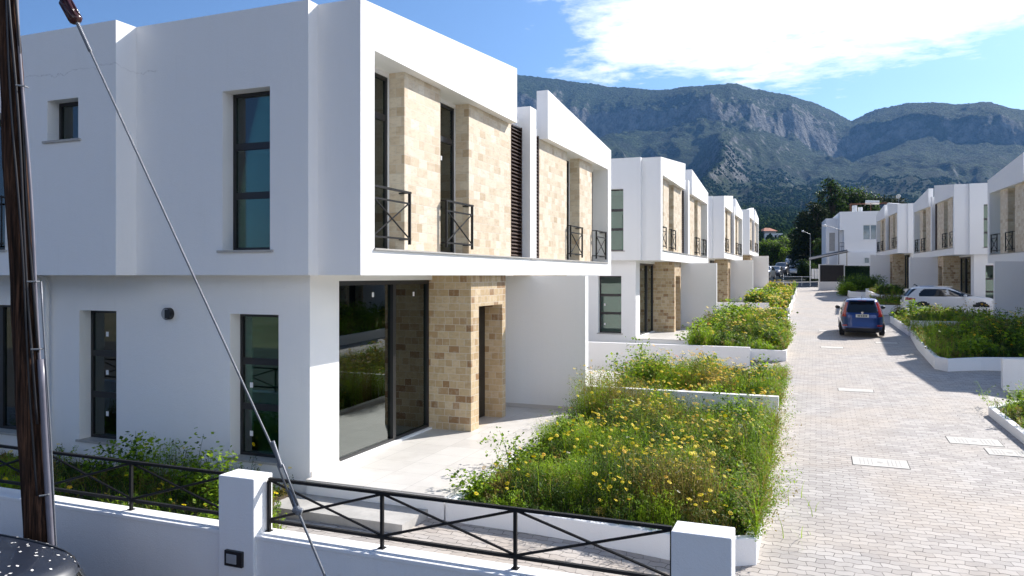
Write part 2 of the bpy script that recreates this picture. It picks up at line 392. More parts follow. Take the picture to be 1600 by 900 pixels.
M = dict(
    stucco=stucco(), stone=stone(), stonep=stone('pale_travertine_tiles', [(0, (.50, .37, .235)), (.07, (.60, .475, .325)), (.3, (.655, .535, .385)), (.6, (.69, .58, .43)), (1, (.76, .67, .53))], .27, .152), pave=pavers(), tile=tiles(), wood=wood(),
    room=mat('interior_plaster', (.56, .56, .54), .8),
    frame=mat('anthracite_frame', (.018, .018, .019), .4),
    iron=mat('black_painted_iron', (.012, .0115, .0115), .55, spec=.25, bump=.2, bscale=60),
    louvre=mat('brown_louvre', (.060, .030, .020), .45),
    door=mat('dark_entrance_door', (.012, .012, .013), .35),
    pane=glass('green_tinted_glass', (.36, .60, .48)),
    sill=concrete('marble_sill', (.36, .34, .32), (.50, .48, .45), 6),
    skirt=mat('skirting_tile', (.62, .58, .54), .5),
    conc=concrete('step_concrete', (.33, .32, .30), (.50, .48, .45), 3),
    cover=concrete('cover_concrete', (.50, .475, .43), (.66, .63, .575), 5),
    asphalt=concrete('asphalt', (.045, .045, .048), (.075, .073, .072), 4),
    soil=concrete('soil', (.05, .036, .022), (.11, .08, .05), 5, .8),
    earth=concrete('dry_ground', (.10, .10, .055), (.20, .17, .11), .08, .3),
    mount=mountain(),
    white=mat('white_paint', (.78, .78, .77), .5, var=.06, vscale=4),
    black=mat('black_plastic', (.015, .015, .016), .45), metal=mat('galvanised_steel', (.22, .23, .25), .5, metal=.55, bump=.3, bscale=80),
    cable=mat('black_cable', (.02, .018, .02), .4), conduit=mat('grey_conduit', (.20, .19, .22), .35, var=.15, vscale=8),
    porc=mat('brown_porcelain', (.055, .018, .018), .18), lens=mat('frosted_lens', (.34, .35, .36), .35),
    tyre=mat('tyre_rubber', (.014, .014, .014), .8), rim=mat('alloy_rim', (.45, .45, .46), .3, metal=.8), chrome=mat('chrome', (.6, .6, .6), .15, metal=1),
    cglass=mat('car_glass', (.012, .014, .016), .04, spec=.8), red=mat('tail_lamp_red', (.28, .008, .014), .15, coat=.6),
    clear=mat('lamp_clear', (.55, .55, .56), .15, coat=.6), plate=mat('number_plate', (.72, .70, .62), .5), ink=mat('plate_ink', (.02, .02, .02), .5),
    blue=paint('blue_car_paint', (.012, .045, .19), .35), wcar=paint('white_car_paint', (.72, .73, .75), 0, .3), navy=paint('dark_car_paint', (.012, .016, .028), .0, .4),
    grey=paint('grey_car_paint', (.16, .18, .21), .4), petal=mat('fallen_petals', (.75, .73, .70), .7),
    yellow=leafmat('yellow_petals', (.93, .70, .004), .2, .1), orange=leafmat('deep_yellow_petals', (.88, .48, .004), .2, .12), redp=leafmat('poppy_red', (.62, .05, .02), .3, .1),
    wpet=leafmat('white_petals', (.7, .68, .6), .3, .1), eye=mat('flower_eye', (.62, .36, .01), .7),
    g1=leafmat('leaf_bright', (.30, .44, .020)), g2=leafmat('leaf_mid', (.17, .29, .018)), g3=leafmat('leaf_dark', (.06, .115, .014)), g4=leafmat('leaf_dry', (.34, .27, .065)),
    g5=leafmat('leaf_olive_dry', (.22, .18, .036)), bark=concrete('bark', (.045, .035, .028), (.12, .095, .075), 8, .8),
    con=leafmat('conifer_needles', (.020, .034, .014), .15), con2=leafmat('conifer_needles_light', (.045, .064, .020), .15), oliv=leafmat('olive_leaves', (.075, .095, .035), .2),
    roof=mat('terracotta_roof', (.42, .15, .085), .8, var=.25, vscale=1), screen=mat('black_screen_board', (.028, .024, .024), .6, var=.2), hedgeg=leafmat('artificial_hedge', (.012, .045, .016), .1),
    stonepost=mat('beige_post', (.34, .28, .20), .8, var=.2, vscale=6), rust=mat('rusty_iron', (.16, .07, .04), .8, var=.3, vscale=8),
)

# ------------------------------------------------------------------ site levels and frames
PHI = R(3.39)                                  # the right-hand row stands turned this much to the left row
def zs(y): return float(np.interp(y, [-40, 0, 4.5, 5.8, 9, 25.4, 46, 68, 82, 100, 200], [-2.2, -1.0, -.78, -.54, -.42, .23, .71, 1.35, 1.75, 2.1, 4.2]))
def L2W(xd, y): return (-xd, y)
def R2W(xd, y): return (xd*math.cos(PHI)-y*math.sin(PHI), xd*math.sin(PHI)+y*math.cos(PHI))
def W2R(x, y): return (x*math.cos(PHI)+y*math.sin(PHI), -x*math.sin(PHI)+y*math.cos(PHI))
def edgeL(y): return float(np.interp(y, [0, 9, 16, 25.4, 35, 46, 65, 90], [.6, .6, .70, .86, 1.12, 1.37, 1.5, 1.8]))
def edgeR(y): return float(np.interp(y, [0, 16, 24.4, 30, 34.6, 45, 65, 90], [4.3, 4.46, 4.65, 5.1, 5.6, 6.0, 6.34, 6.8]))
LOTL = [(5.9, -.33), (25.4, .24), (46, .76), (64.5, 1.45), (82, 2.0)]
LOTR = [(2, -.45), (22.1, .18), (44, .82), (62.7, 1.42), (80, 1.9)]
def lot(y, T):
    z = None
    for a, b in T:
        if y >= a: z = b
    return z
def sst(t): t = min(1, max(0, t)); return t*t*(3-2*t)
def ground(x, y):
    z = zs(y)
    if y < 5.9 and x < -.7: return z+(-.95-z)*sst((-.7-x)/.6)
    if x < 1:
        l = lot(y, LOTL)
        if l is None or y > 80: return z
        return z+(l-z)*sst((-x-edgeL(y)-.2)/2.6)
    xr, yr = W2R(x, y); l = lot(yr, LOTR)
    if l is None or yr > 78: return z
    return z+(l-z)*sst((xr-edgeR(yr)-.2)/3.2)
def build_ground():
    xs = sorted(set(list(np.arange(-22, 26.1, .6)))); ys = sorted(set(list(np.round(np.arange(-8, 82.1, .6), 3))+[5.88, 5.92, 25.38, 25.42, 45.98, 46.02]))
    V = [(x, y, ground(x, y)) for y in ys for x in xs]; n = len(xs)
    Fc = [(j*n+i, j*n+i+1, (j+1)*n+i+1, (j+1)*n+i) for j in range(len(ys)-1) for i in range(n-1)]
    o = mesh_np('street_paving', V, Fc, M['pave'], smooth=False); tag(o, kind='structure')
    V = []; xs = np.linspace(-40, 40, 60); ys = np.linspace(-14, 5.6, 30)
    V = [(x, y, max(ground(x, y), zs(y) if x > 0 else -.95)+.012) for y in ys for x in xs]; n = 60
    Fc = [(j*n+i, j*n+i+1, (j+1)*n+i+1, (j+1)*n+i) for j in range(29) for i in range(n-1)]
    tag(mesh_np('road', V, Fc, M['asphalt']), kind='structure')
    # road across the far end, dark asphalt
    V = []; m = MB()
    xs = np.linspace(-26, 30, 30); ys = np.linspace(82, 125, 24)
    V = [(x, y, zs(y)+.012) for y in ys for x in xs]; n = 30
    Fc = [(j*n+i, j*n+i+1, (j+1)*n+i+1, (j+1)*n+i) for j in range(23) for i in range(n-1)]
    tag(mesh_np('far_road', V, Fc, M['asphalt']), kind='structure')
build_ground()

# ------------------------------------------------------------------ terrain out to the mountains
RIDGE = [(300, 110), (600, 100), (700, 108), (812, 118), (870, 124), (950, 134), (1000, 139), (1050, 141), (1100, 136), (1140, 130), (1180, 138), (1230, 147), (1280, 163), (1310, 178), (1330, 189),
         (1370, 172), (1415, 162), (1460, 162), (1500, 166), (1545, 162), (1575, 171), (1600, 174), (1750, 165), (2000, 190)]
rb = [math.atan((p-800)/F)-TH for p, _ in RIDGE]
re_ = [(430-q)/F*math.cos(math.atan((p-800)/F)) for p, q in RIDGE]
def terr_h(x, y):
    """height of the terrain at world points (arrays)"""
    r = np.hypot(x, y); b = np.arctan2(x, y)
    RR = 4600+250*np.sin(b*9)+150*np.sin(b*23+1)
    el = np.interp(b, rb, re_); el = np.where(b < rb[0], re_[0]*np.clip(1-(rb[0]-b)*.8, .15, 1), el); el = np.where(b > rb[-1], re_[-1]*np.clip(1-(b-rb[-1])*.8, .15, 1), el)
    ridge = el*RR+H
    t = r/RR
    f = np.interp(t, [0, .02, .06, .14, .25, .37, .5, .62, .70, .78, .86, .885, .94, 1.0, 1.12, 1.5],
                     [0, .0022, .0095, .036, .085, .15, .24, .35, .45, .54, .63, .78, .90, 1.0, .90, .4])
    # gullies and spurs running down the slope, strongest mid-way, dying out at ridge and plain
    w = fbm(x/900+5, y/900+3, 4)
    sp = fbm(b*9+w*1.2, t*2.6+w, 4, .5, True)-.62
    sp2 = fbm(x/260, y/260, 5, .55)-.5
    env = np.clip((t-.25)/.4, 0, 1)*np.clip((1.02-t)/.14, 0.06, 1)
    cl = np.clip(fbm(b*14+2, t*3+8, 4)-.35, 0, 1)*2
    h = ridge*f+env*(sp*210+sp2*70)
    band = np.exp(-((t-.87)/.05)**2)*np.clip(np.sin((b-rb[6])*14)*.5+.7, 0, 1)
    h = h+env*band*(fbm(x/120, y/120, 4, .6, True)-.5)*90
    h = h+(fbm(x/45, y/45, 4, .65)-.5)*np.clip(t*26, 0, 9)
    h = h+(vnoise(x/9., y/9.)-.5)*np.clip((t-.6)*20, 0, 7)
    base = np.interp(y, [-300, -40, 0, 80, 100, 160, 300], [-6, -2.8, -1.9, .6, 1.8, 3.2, 12])
    back = np.clip((y+200)/900, 0, 1)
    near = np.clip((r-90)/160, 0, 1)
    lv = base*(1-near)+(base*.0+2.2+h)*near
    return np.where(y < 0, base-2*np.clip(-y/900, 0, 1), np.minimum(lv, base+400*near+3000*np.clip((r-300)/500, 0, 1)))
def build_terrain():
    rr = np.concatenate([np.linspace(0.01, 90, 12), np.geomspace(95, 900, 80), np.geomspace(915, 2600, 110), np.linspace(2615, 5200, 230), np.geomspace(5250, 6500, 8)])
    bb = np.concatenate([np.linspace(-math.pi, -.42, 60)[:-1], np.linspace(-.42, .34, 620), np.linspace(.34, math.pi, 70)[1:]])
    Rg, Bg = np.meshgrid(rr, bb, indexing='ij'); X = Rg*np.sin(Bg); Y = Rg*np.cos(Bg); Z = terr_h(X, Y)
    n = len(bb); V = np.stack([X, Y, Z], -1).reshape(-1, 3)
    i, j = np.meshgrid(np.arange(len(rr)-1), np.arange(n-1), indexing='ij'); a = (i*n+j).ravel()
    Fc = np.stack([a, a+n, a+n+1, a+1], -1)
    rf = rr[i.ravel()]
    o = mesh_np('mountain_terrain', V, Fc, [M['earth'], M['mount']], mi=(rf > 260).astype(int), smooth=True)
    tag(o, kind='structure')
build_terrain()

# ------------------------------------------------------------------ the white semi-detached houses
def window(parent, ax, pos, a0, a1, z0, z1, bars=(), vbars=(), name='window', fw=.05, dep=.06, stick=(), bar=.10, sgn=1):
    """ax 'x': the pane's plane is x=pos and a runs along y; ax 'y': plane y=pos and a runs along x.  Frame with a pane as its sub-part"""
    m = MB()
    def bx(u0, u1, w0, w1, p0, p1, mi=0, mb=m):
        if ax == 'x': mb.box(p0, p1, u0, u1, w0, w1, mi)
        else: mb.box(u0, u1, p0, p1, w0, w1, mi)
    p0, p1 = pos-dep/2, pos+dep/2
    bx(a0, a0+fw, z0, z1, p0, p1); bx(a1-fw, a1, z0, z1, p0, p1); bx(a0+fw, a1-fw, z1-fw, z1, p0, p1); bx(a0+fw, a1-fw, z0, z0+fw, p0, p1)
    zz = [z0]+list(bars)+[z1]; 
    for b in bars: bx(a0+fw, a1-fw, b-bar/2, b+bar/2, p0+.004, p1-.004)
    for b in vbars: bx(b-.05, b+.05, z0+fw, z1-fw, p0-.012, p1+.012)
    w = m.build(name, M['frame'], parent, bevel=0)
    g = MB(); bx(a0+fw*.6, a1-fw*.6, z0+fw*.6, z1-fw*.6, pos-.006, pos+.006, mb=g); g.build('pane', M['pane'], w)
    if stick:
        for a, z in stick: k = MB(); bx(a-.03, a+.03, z-.04, z+.04, pos+.007*sgn, pos+.0095*sgn, mb=k); k.build('sticker', M['white'], w)
    return w
def railing(parent, y0, y1, z0, x, h=.86):
    m = MB(); r = .014
    m.box(x-.02, x+.02, y0, y1, z0+h-.03, z0+h); m.box(x-.014, x+.014, y0, y1, z0+.10, z0+.128); m.box(x-.014, x+.014, y0, y1, z0+h-.20, z0+h-.175)
    for y in (y0+.03, y1-.03): m.box(x-.02, x+.02, y-.016, y+.016, z0+.03, z0+h-.03)
    ym = (y0+y1)/2
    a, b = z0+.12, z0+h-.18
    m.tube((x, y0+.04, a), (x, y1-.04, b), .013, n=6); m.tube((x+.004, y0+.04, b), (x+.004, y1-.04, a), .013, n=6)
    for y, s in ((y0, 1), (y1, -1)):   # brackets that return to the wall
        m.box(x-.20, x-.02, y+s*.012-.012, y+s*.012+.012, z0+h-.028, z0+h-.004); m.box(x-.20, x-.02, y+s*.012-.012, y+s*.012+.012, z0+.102, z0+.126)
    return m.build('balcony_railing', M['iron'], parent)
def make_house():
    root = empty('semi_detached_house')
    E, FB, TOP = 6.96, 6.17, 6.80       # half length, underside of the fascia, parapet top
    ops = [('+', -9.6, -.98, -6.78, 6.78, -1.0, 2.95), ('+', -9.6, -3.93, -7.55, 7.55, 2.95, TOP), ('+', -3.93, -.71, -7.18, 7.18, 2.95, TOP), ('+', -.71, 0, -E, E, 2.95, TOP),
           ('-', -9.35, -4.25, -7.30, 7.30, 6.42, TOP+.1), ('-', -4.3, -.98, -6.90, 6.90, 6.42, TOP+.1), ('-', -1.0, -.28, -6.70, 6.70, 6.42, TOP+.1),
           ('-', -9.35, -1.25, -6.53, 6.53, .06, 2.72), ('-', -9.35, -3.93, -6.9, 6.9, 3.2, 6.1), ('-', -3.95, -.72, -6.9, 6.9, 3.2, 6.1),
           ('+', -9.35, -.72, -.1, .1, -.5, 6.42),
           ('-', -.46, .01, -6.6, 6.6, 3.335, FB)]                   # the deep recess of the upper front
    for s in (1, -1):
        def yy(a, b): return (a, b) if s > 0 else (-b, -a)
        for a, b in ((5.43, 6.6), (3.02, 4.19)): ops.append(('-', -.73, -.45, *yy(a, b), 3.335, 6.10))
        ops.append(('-', -.28, .01, *yy(0, 1.0), FB-.01, TOP+.1)); ops.append(('-', -.60, .01, *yy(0, 1.0), 6.69, TOP+.1))
        ops.append(('-', -1.26, -.97, *yy(2.95, 6.05), .03, 2.86)); ops.append(('-', -1.26, -.97, *yy(1.43, 2.61), 0.03, 2.35))
        ops.append(('-', -2.23, -1.37, *yy(6.85, 7.3), 3.31, 5.65)); ops.append(('-', -5.40, -4.72, *yy(6.85, 7.7), 5.06, 5.70)); ops.append(('-', -8.2, -6.38, *yy(6.85, 7.7), 3.36, 5.60))
        ops.append(('-', -2.45, -1.54, *yy(6.5, 6.9), .16, 2.36)); ops.append(('-', -5.66, -4.81, *yy(6.5, 6.9), .18, 2.36)); ops.append(('-', -9.0, -6.80, *yy(6.5, 6.9), .16, 2.42))
    ops.append(('+', -.47, 0, -.2, .2, 3.3, 6.69))                    # the fin between the two halves
    def mf(c, nv):
        x, y, z = c
        inside = -9.36 < x < -.70 and abs(y) < 6.91 and (.0 < z < 2.80 or 3.1 < z < 6.15) and not (z < 2.9 and (x > -1.24 or abs(y) > 6.54))
        return 1 if inside else 0
    csg('wall', ops, [M['stucco'], M['room']], root, mf)
    # sloping parapet over each half's front
    for s in (1, -1):
        m = MB(); a, b = (1.0*s, E*s); zi, zo = 7.32, TOP
        v = [(-.28, a, TOP+.002), (0.0, a, TOP+.002), (0.0, a, zi), (-.28, a, zi)]
        m.add([(-.28, a, TOP), (0, a, TOP), (0, a, zi), (-.28, a, zi), (-.28, b, TOP), (0, b, TOP)], [(0,1,2,3), (0,4,5,1), (1,5,2), (0,3,4), (3,2,5,4)])
        m.build('parapet', M['stucco'], root)
    # stone piers of the upper front (proud of the wall, inside the recess)
    for s in (1, -1):
        for a, b in ((4.19, 5.43), (.9, 3.02)):
            m = MB(); m.box(-.46+.003, -.18, a*s, b*s, 3.335+.002, FB-.002); m.build('stone_cladding', M['stonep'], root)
        window(root, 'x', -.52, *sorted((5.43*s, 6.6*s)), 3.335, 6.10, bars=(5.45,), fw=.055)
        window(root, 'x', -.52, *sorted((3.02*s, 4.19*s)), 3.335, 6.10, bars=(5.45,), fw=.055, stick=((3.5*s, 5.1),))
        railing(root, *sorted((5.45*s, 6.58*s)), 3.40, -.06); railing(root, *sorted((3.04*s, 4.17*s)), 3.40, -.09)
        m = MB()
        y0, y1 = sorted((.2*s, .9*s)); m.box(-.27, -.19, y0+.002, y0+.04, 3.34, 6.22); m.box(-.27, -.19, y1-.04, y1-.002, 3.34, 6.22)
        z = 3.37
        while z < 6.2:
            m.add([(-.25, y0+.04, z+.05), (-.18, y0+.04, z), (-.18, y1-.04, z), (-.25, y1-.04, z+.05), (-.25, y0+.04, z+.062), (-.18, y0+.04, z+.014), (-.18, y1-.04, z+.014), (-.25, y1-.04, z+.062)],
                  [(0,1,2,3), (4,7,6,5), (0,4,5,1), (2,6,7,3), (1,5,6,2), (0,3,7,4)]); z += .078
        m.box(-.30, -.28, y0+.002, y1-.002, 3.34, 6.22)
        m.build('louvre', M['louvre'], root)
    m = MB(); m.box(-.45, .035, -6.62, 6.62, 3.315, 3.338); m.box(-.45, .03, -.19, .19, 3.3, 3.32); m.build('front_sill', M['sill'], root)
    for s in (1, -1):
        yo = s
        window(root, 'y', 6.93*s, -2.23, -1.37, 3.31, 5.65, bars=(4.13, 4.86), sgn=s)
        window(root, 'y', 7.32*s, -5.40, -4.72, 5.06, 5.70, sgn=s)
        window(root, 'y', 7.15*s, -8.2, -6.38, 3.36, 5.60, vbars=(-7.3,), sgn=s)
        window(root, 'y', 6.53*s, -2.45, -1.54, .16, 2.36, bars=(.92, 1.62), sgn=s, stick=((-2.25, 1.25), (-2.25, .5)))
        window(root, 'y', 6.53*s, -5.66, -4.81, .18, 2.36, bars=(.92, 1.62), sgn=s, stick=((-5.3, 1.95), (-5.3, 1.3), (-5.3, .6)))
        window(root, 'y', 6.53*s, -9.0, -6.80, .16, 2.42, vbars=(-7.9,), sgn=s, name='sliding_door')
        for x0, x1, z, w in ((-2.23, -1.37, 3.31, 7.18), (-5.40, -4.72, 5.06, 7.55), (-8.2, -6.38, 3.36, 7.55), (-2.45, -1.54, .16, 6.78), (-5.66, -4.81, .18, 6.78), (-9.0, -6.8, .16, 6.78)):
            m = MB(); m.box(x0-.08 if z > 3 else x0-.05, x1+.06, (w-.28)*s, (w+.035)*s, z-.03, z+.004); m.build('window_sill', M['sill'], root)
        # railing in front of the tall rear window
        m = MB(); y = 7.62*s
        for z in (4.22, 3.46): m.box(-8.25, -6.33, y-.015, y+.015, z-.015, z+.015)
        for x in np.linspace(-8.22, -6.36, 12): m.box(x-.009, x+.009, y-.009, y+.009, 3.475, 4.205)
        for x in (-8.2, -6.38): m.box(x-.012, x+.012, min(y, 7.54*s), max(y, 7.54*s), 4.20, 4.225)
        m.build('balcony_railing', M['iron'], root)
        # glazed sliding door of the living room: fixed and moving leaf
        y0, y1 = sorted((2.95*s, 6.05*s)); ym = (y0+y1)/2
        window(root, 'x', -1.10, y0, y1, .0, 2.86, vbars=(ym-.22*s,), name='sliding_door', fw=.075, dep=.10, stick=((4.9*s, 2.62), (3.5*s, 2.60)), sgn=1)
        # stone entrance porch with its dark door
        csg('stone_porch', [('+', -1.085, -.16, *sorted((1.25*s, 2.97*s)), .0, 2.947), ('-', -.62, -.1, *sorted((1.43*s, 2.61*s)), .001, 2.35)], M['stone'], root)
        m = MB(); m.box(-.60, -.55, *sorted((1.435*s, 2.605*s)), .02, 2.345)
        for k in range(4): m.box(-.55, -.543, *sorted((1.6*s, 2.45*s)), .35+k*.48, .36+k*.48)
        d = m.build('entrance_door', M['door'], root)
        h = MB(); h.tube((-.50, 2.45*s, .85), (-.50, 2.45*s, 1.45), .013); h.tube((-.50, 2.45*s, .9), (-.55, 2.45*s, .9), .01); h.tube((-.50, 2.45*s, 1.4), (-.55, 2.45*s, 1.4), .01); h.build('handle', M['metal'], d)
        # lamp on the end wall
        m = MB(); m.tube((-3.66, 6.78*s, 2.34), (-3.66, 6.86*s, 2.34), .095, n=20, mi=0); m.tube((-3.66, 6.85*s, 2.34), (-3.66, 6.875*s, 2.34), .082, n=20, mi=1)
        m.box(-3.66, -3.56, *sorted((6.875*s, 6.885*s)), 2.27, 2.41, 0)
        m.build('wall_lamp', [M['black'], M['lens']], root)
        m = MB(); m.path([(-6.55, 6.86*s, 2.93), (-6.38, 6.86*s, 2.90), (-6.33, 6.86*s, 2.75), (-6.33, 6.86*s, -.4)], .04, n=8); m.build('drain_pipe', M['white'], root, smooth=True)
    # wall between the two terraces
    m = MB(); m.box(-.985, 1.24, -.11, .11, -1.0, 2.935); m.build('privacy_wall', M['stucco'], root)
    # terrace: white plinth, tiled top with a thin nosing
    for s in (1, -1):
        y0, y1 = sorted((.112*s, 6.86*s))
        m = MB(); m.box(-.979, 1.24, y0, y1, -1.0, -.022); t = m.build('terrace', M['stucco'], root)
        m = MB(); a, b = (y0, y1+.02) if s > 0 else (y0-.02, y1)
        m.box(-.979, 1.26, a, b, -.021, 0.0); m.build('terrace_tiles', M['tile'], t)
        for q in ((-.975, -.965, *sorted((6.05*s, 6.76*s))), (-.975, -.965, *sorted((.125*s, 1.25*s))), (-.975, 1.2, *sorted((.111*s, .121*s)))): m = MB(); m.box(*q, .001, .085); m.build('skirting', M['skirt'], t)
    m = MB(); m.tube((-8.5, -7.0, 6.42), (-8.5, -7.0, 7.05), .06, n=10); m.tube((-8.5, 7.0, 6.42), (-8.5, 7.0, 7.05), .06, n=10)
    m.build('vent_pipe', M['white'], root)
    # concrete step in front of the near terrace end
    m = MB(); m.box(-2.6, 1.0, -7.55, -6.862, -.6, -.215); m.build('step', M['conc'], root)
    return root
house = make_house()
tag(house, 'large nearest white house at the left, stone piers, glass sliding door behind the flower bed', 'house', 'rows of white semi-detached houses')
house.location = (-5.87, 16.0, 0)
for loc, rz, sc, lab in [
    ((-5.36, 35.1, .56), 0, .965, 'second white house of the left row, a long low wall before its window'),
    ((-5.27, 55.0, 1.06), 0, .92, 'third white house of the left row, half hidden behind the second house'),
    ((-5.27, 73.6, 1.78), 0, .80, 'fourth and farthest white house of the left row, beside the parked cars'),
    ((*R2W(9.85, 34.6), .56), math.pi+PHI, .87, 'nearest white house of the right row, cut off by the edge of the picture'),
    ((*R2W(9.85, 53.3), 1.13), math.pi+PHI, .87, 'middle white house of the right row, behind the white parked car'),
    ((*R2W(9.85, 72.0), 1.73), math.pi+PHI, .87, 'farthest white house of the right row, next to the older building with satellite dishes')]:
    h = copy_tree(house); h.location = loc; h.rotation_euler[2] = rz; h.scale = (1, sc, 1); h['label'] = lab

# ------------------------------------------------------------------ low white walls across the gardens
def low_wall(fr, xd0, xd1, y, zt, label, th=.16, zb=None):
    c = fr(xd0, y); rz = 0 if fr is L2W else PHI
    sx = -1 if fr is L2W else 1
    b = (zs(y) if zb is None else zb)-.9
    m = MB(); m.box(0, sx*(xd1-xd0), -th/2, th/2, b-zt, 0); o = m.build('garden_wall', M['stucco']); o.location = (*c, zt); o.rotation_euler[2] = rz
    return tag(o, label, 'wall', 'low white walls between the gardens')
low_wall(L2W, .685, 4.628, 16.0, .545, 'low white wall across the nearest flower bed, tall weeds on both its sides', .15)
low_wall(L2W, 1.95, 9.5, 25.4, .65, 'long low white wall between the first and second left houses')
low_wall(L2W, 1.13, 4.10, 35.1, 1.10, 'low white wall dividing the beds in front of the second left house')
low_wall(L2W, 2.5, 9.0, 46.0, 1.36, 'low white wall between the second and third left houses')
low_wall(L2W, 1.4, 4.0, 55.0, 1.58, 'low white wall in front of the third left house')
low_wall(R2W, 5.67, 11, 22.1, .85, 'short low white wall at the right edge of the picture, above the paving')
low_wall(R2W, 5.66, 8.6, 34.6, 1.10, 'low white wall with a white oval fitting on its end, behind the dark right bed')
low_wall(R2W, 6.9, 12, 44.0, 1.32, 'low white wall directly in front of the white parked car')
low_wall(R2W, 6.15, 8.6, 53.3, 1.67, 'low white wall beyond the blue car, topped by small plants')
low_wall(R2W, 7.2, 12, 62.7, 1.95, 'low white wall behind the white car, before the farthest right house')
x, y = R2W(5.655, 34.56)
m = MB(); m.tube((0, 0, 0), (-.05, 0, 0), .10, n=16); m.tube((-.05, 0, 0), (-.07, 0, 0), .075, n=16)
o = m.build('wall_fitting', M['white']); o.location = (x, y-.05, .82); tag(o, 'white oval fitting on the street end of a low wall', 'wall light')

# ------------------------------------------------------------------ planters
PLANT = []
def offset_in(poly, t):
    n = len(poly); out = []; A = sum(poly[i][0]*poly[(i+1) % n][1]-poly[(i+1) % n][0]*poly[i][1] for i in range(n))
    sg = 1 if A > 0 else -1
    for i in range(n):
        p = Vector(poly[i]); a = Vector(poly[i-1]); b = Vector(poly[(i+1) % n])
        d1 = (p-a).normalized(); d2 = (b-p).normalized(); n1 = Vector((-d1.y, d1.x))*sg; n2 = Vector((-d2.y, d2.x))*sg
        bi = (n1+n2).normalized(); k = t/max(.35, bi.dot(n1)); out.append((p.x+bi.x*k, p.y+bi.y*k))
    return out
def planter(fr, poly, label, hh=.32, tops=None, th=.13):
    W_ = [fr(*p) for p in poly]; c = (sum(p[0] for p in W_)/len(W_), sum(p[1] for p in W_)/len(W_)); W_ = [(a-c[0], b-c[1]) for a, b in W_]
    zt = [zs(b+c[1])+hh for a, b in W_] if tops is None else list(tops)
    zb = [t-1.1 for t in zt]; In = offset_in(W_, th); n = len(W_)
    v = [(*W_[i], zb[i]) for i in range(n)]+[(*W_[i], zt[i]) for i in range(n)]+[(*In[i], zt[i]) for i in range(n)]+[(*In[i], zb[i]) for i in range(n)]
    f = []
    for i in range(n):
        j = (i+1) % n
        f += [(i, j, n+j, n+i), (n+i, n+j, 2*n+j, 2*n+i), (2*n+i, 2*n+j, 3*n+j, 3*n+i), (3*n+i, 3*n+j, j, i)]
    root = empty('planter', (c[0], c[1], 0), label=label, cat='planter', group='white walled flower beds')
    m = MB(); m.add(v, f); m.build('wall', M['stucco'], root, bevel=.012)
    m = MB(); m.add([(*In[i], zt[i]-.07) for i in range(n)], [tuple(range(n))]); m.build('soil', M['soil'], root)
    return [(a+c[0], b+c[1]) for a, b in In], zt
def eL(y, d=0): return (edgeL(y)+d, y)
def eR(y, d=0): return (edgeR(y)+d, y)
P1 = planter(L2W, [(4.60, 9.12), (1.15, 8.98), (.64, 9.25), eL(12), eL(15.88), (4.60, 15.88)], 'big nearest flower bed full of tall weeds, beside the tiled terrace', tops=[-.06, -.10, -.10, -.02, .12, .12])
P2 = planter(L2W, [(4.60, 16.12), eL(16.12), eL(20.9), (1.3, 21.3), (4.60, 21.5)], 'flower bed of orange-yellow daisies behind the low wall of the nearest bed')
P3 = planter(L2W, [(4.1, 25.55), eL(25.55), eL(30), eL(34.9), (4.1, 34.9)], 'flower bed in front of the second left house, behind the long low wall', tops=[.62, .56, .70, .85, .85])
P4 = planter(L2W, [(4.1, 35.3), eL(35.3), eL(42.0), (4.1, 42.6)], 'far flower bed of the second left house, beyond its low dividing wall')
P5 = planter(L2W, [(4.0, 46.2), eL(46.2), eL(54.8), (4.0, 54.8)], 'flower bed in front of the third left house', tops=[1.2, 1.08, 1.3, 1.3])
P6 = planter(L2W, [(4.0, 55.2), eL(55.2), eL(62), (4.0, 62.5)], 'small bright yellow flower bed beyond the third left house')
P7 = planter(L2W, [(4.0, 65), eL(65), eL(72), (4.0, 72)], 'farthest left flower bed, at the end of the street')
Q0 = planter(R2W, [(8.5, 12.0), eR(12.0), eR(18.6), (5.3, 19.5), (8.5, 20.2)], 'narrow flower bed with a white kerb at the right edge, nearest the camera', hh=.18)
Q1 = planter(R2W, [(8.55, 25.6), (5.9, 25.0), (4.95, 24.5), eR(24.9), eR(30), eR(34.3, .02), (8.55, 34.3)], 'large shaded flower bed on the right with a chamfered white corner', hh=.36)
Q2 = planter(R2W, [(8.5, 34.9), eR(34.9), eR(41.5), (8.5, 42.4)], 'right flower bed beside the blue car, beyond the low wall')
Q3 = planter(R2W, [(8.5, 46.5), eR(46.8), eR(53.0), (8.5, 53.0)], 'white walled bed right of the blue car', hh=.55)
Q4 = planter(R2W, [(8.5, 53.6), (6.9, 53.6), (6.9, 60), (8.5, 60)], 'raised white bed with low silvery plants behind the blue car', hh=.75)
Q5 = planter(R2W, [(9.0, 64.0), (6.9, 63.2), (6.2, 64.2), eR(71), (9.0, 71)], 'far right bed holding the large round bushes', hh=.45)

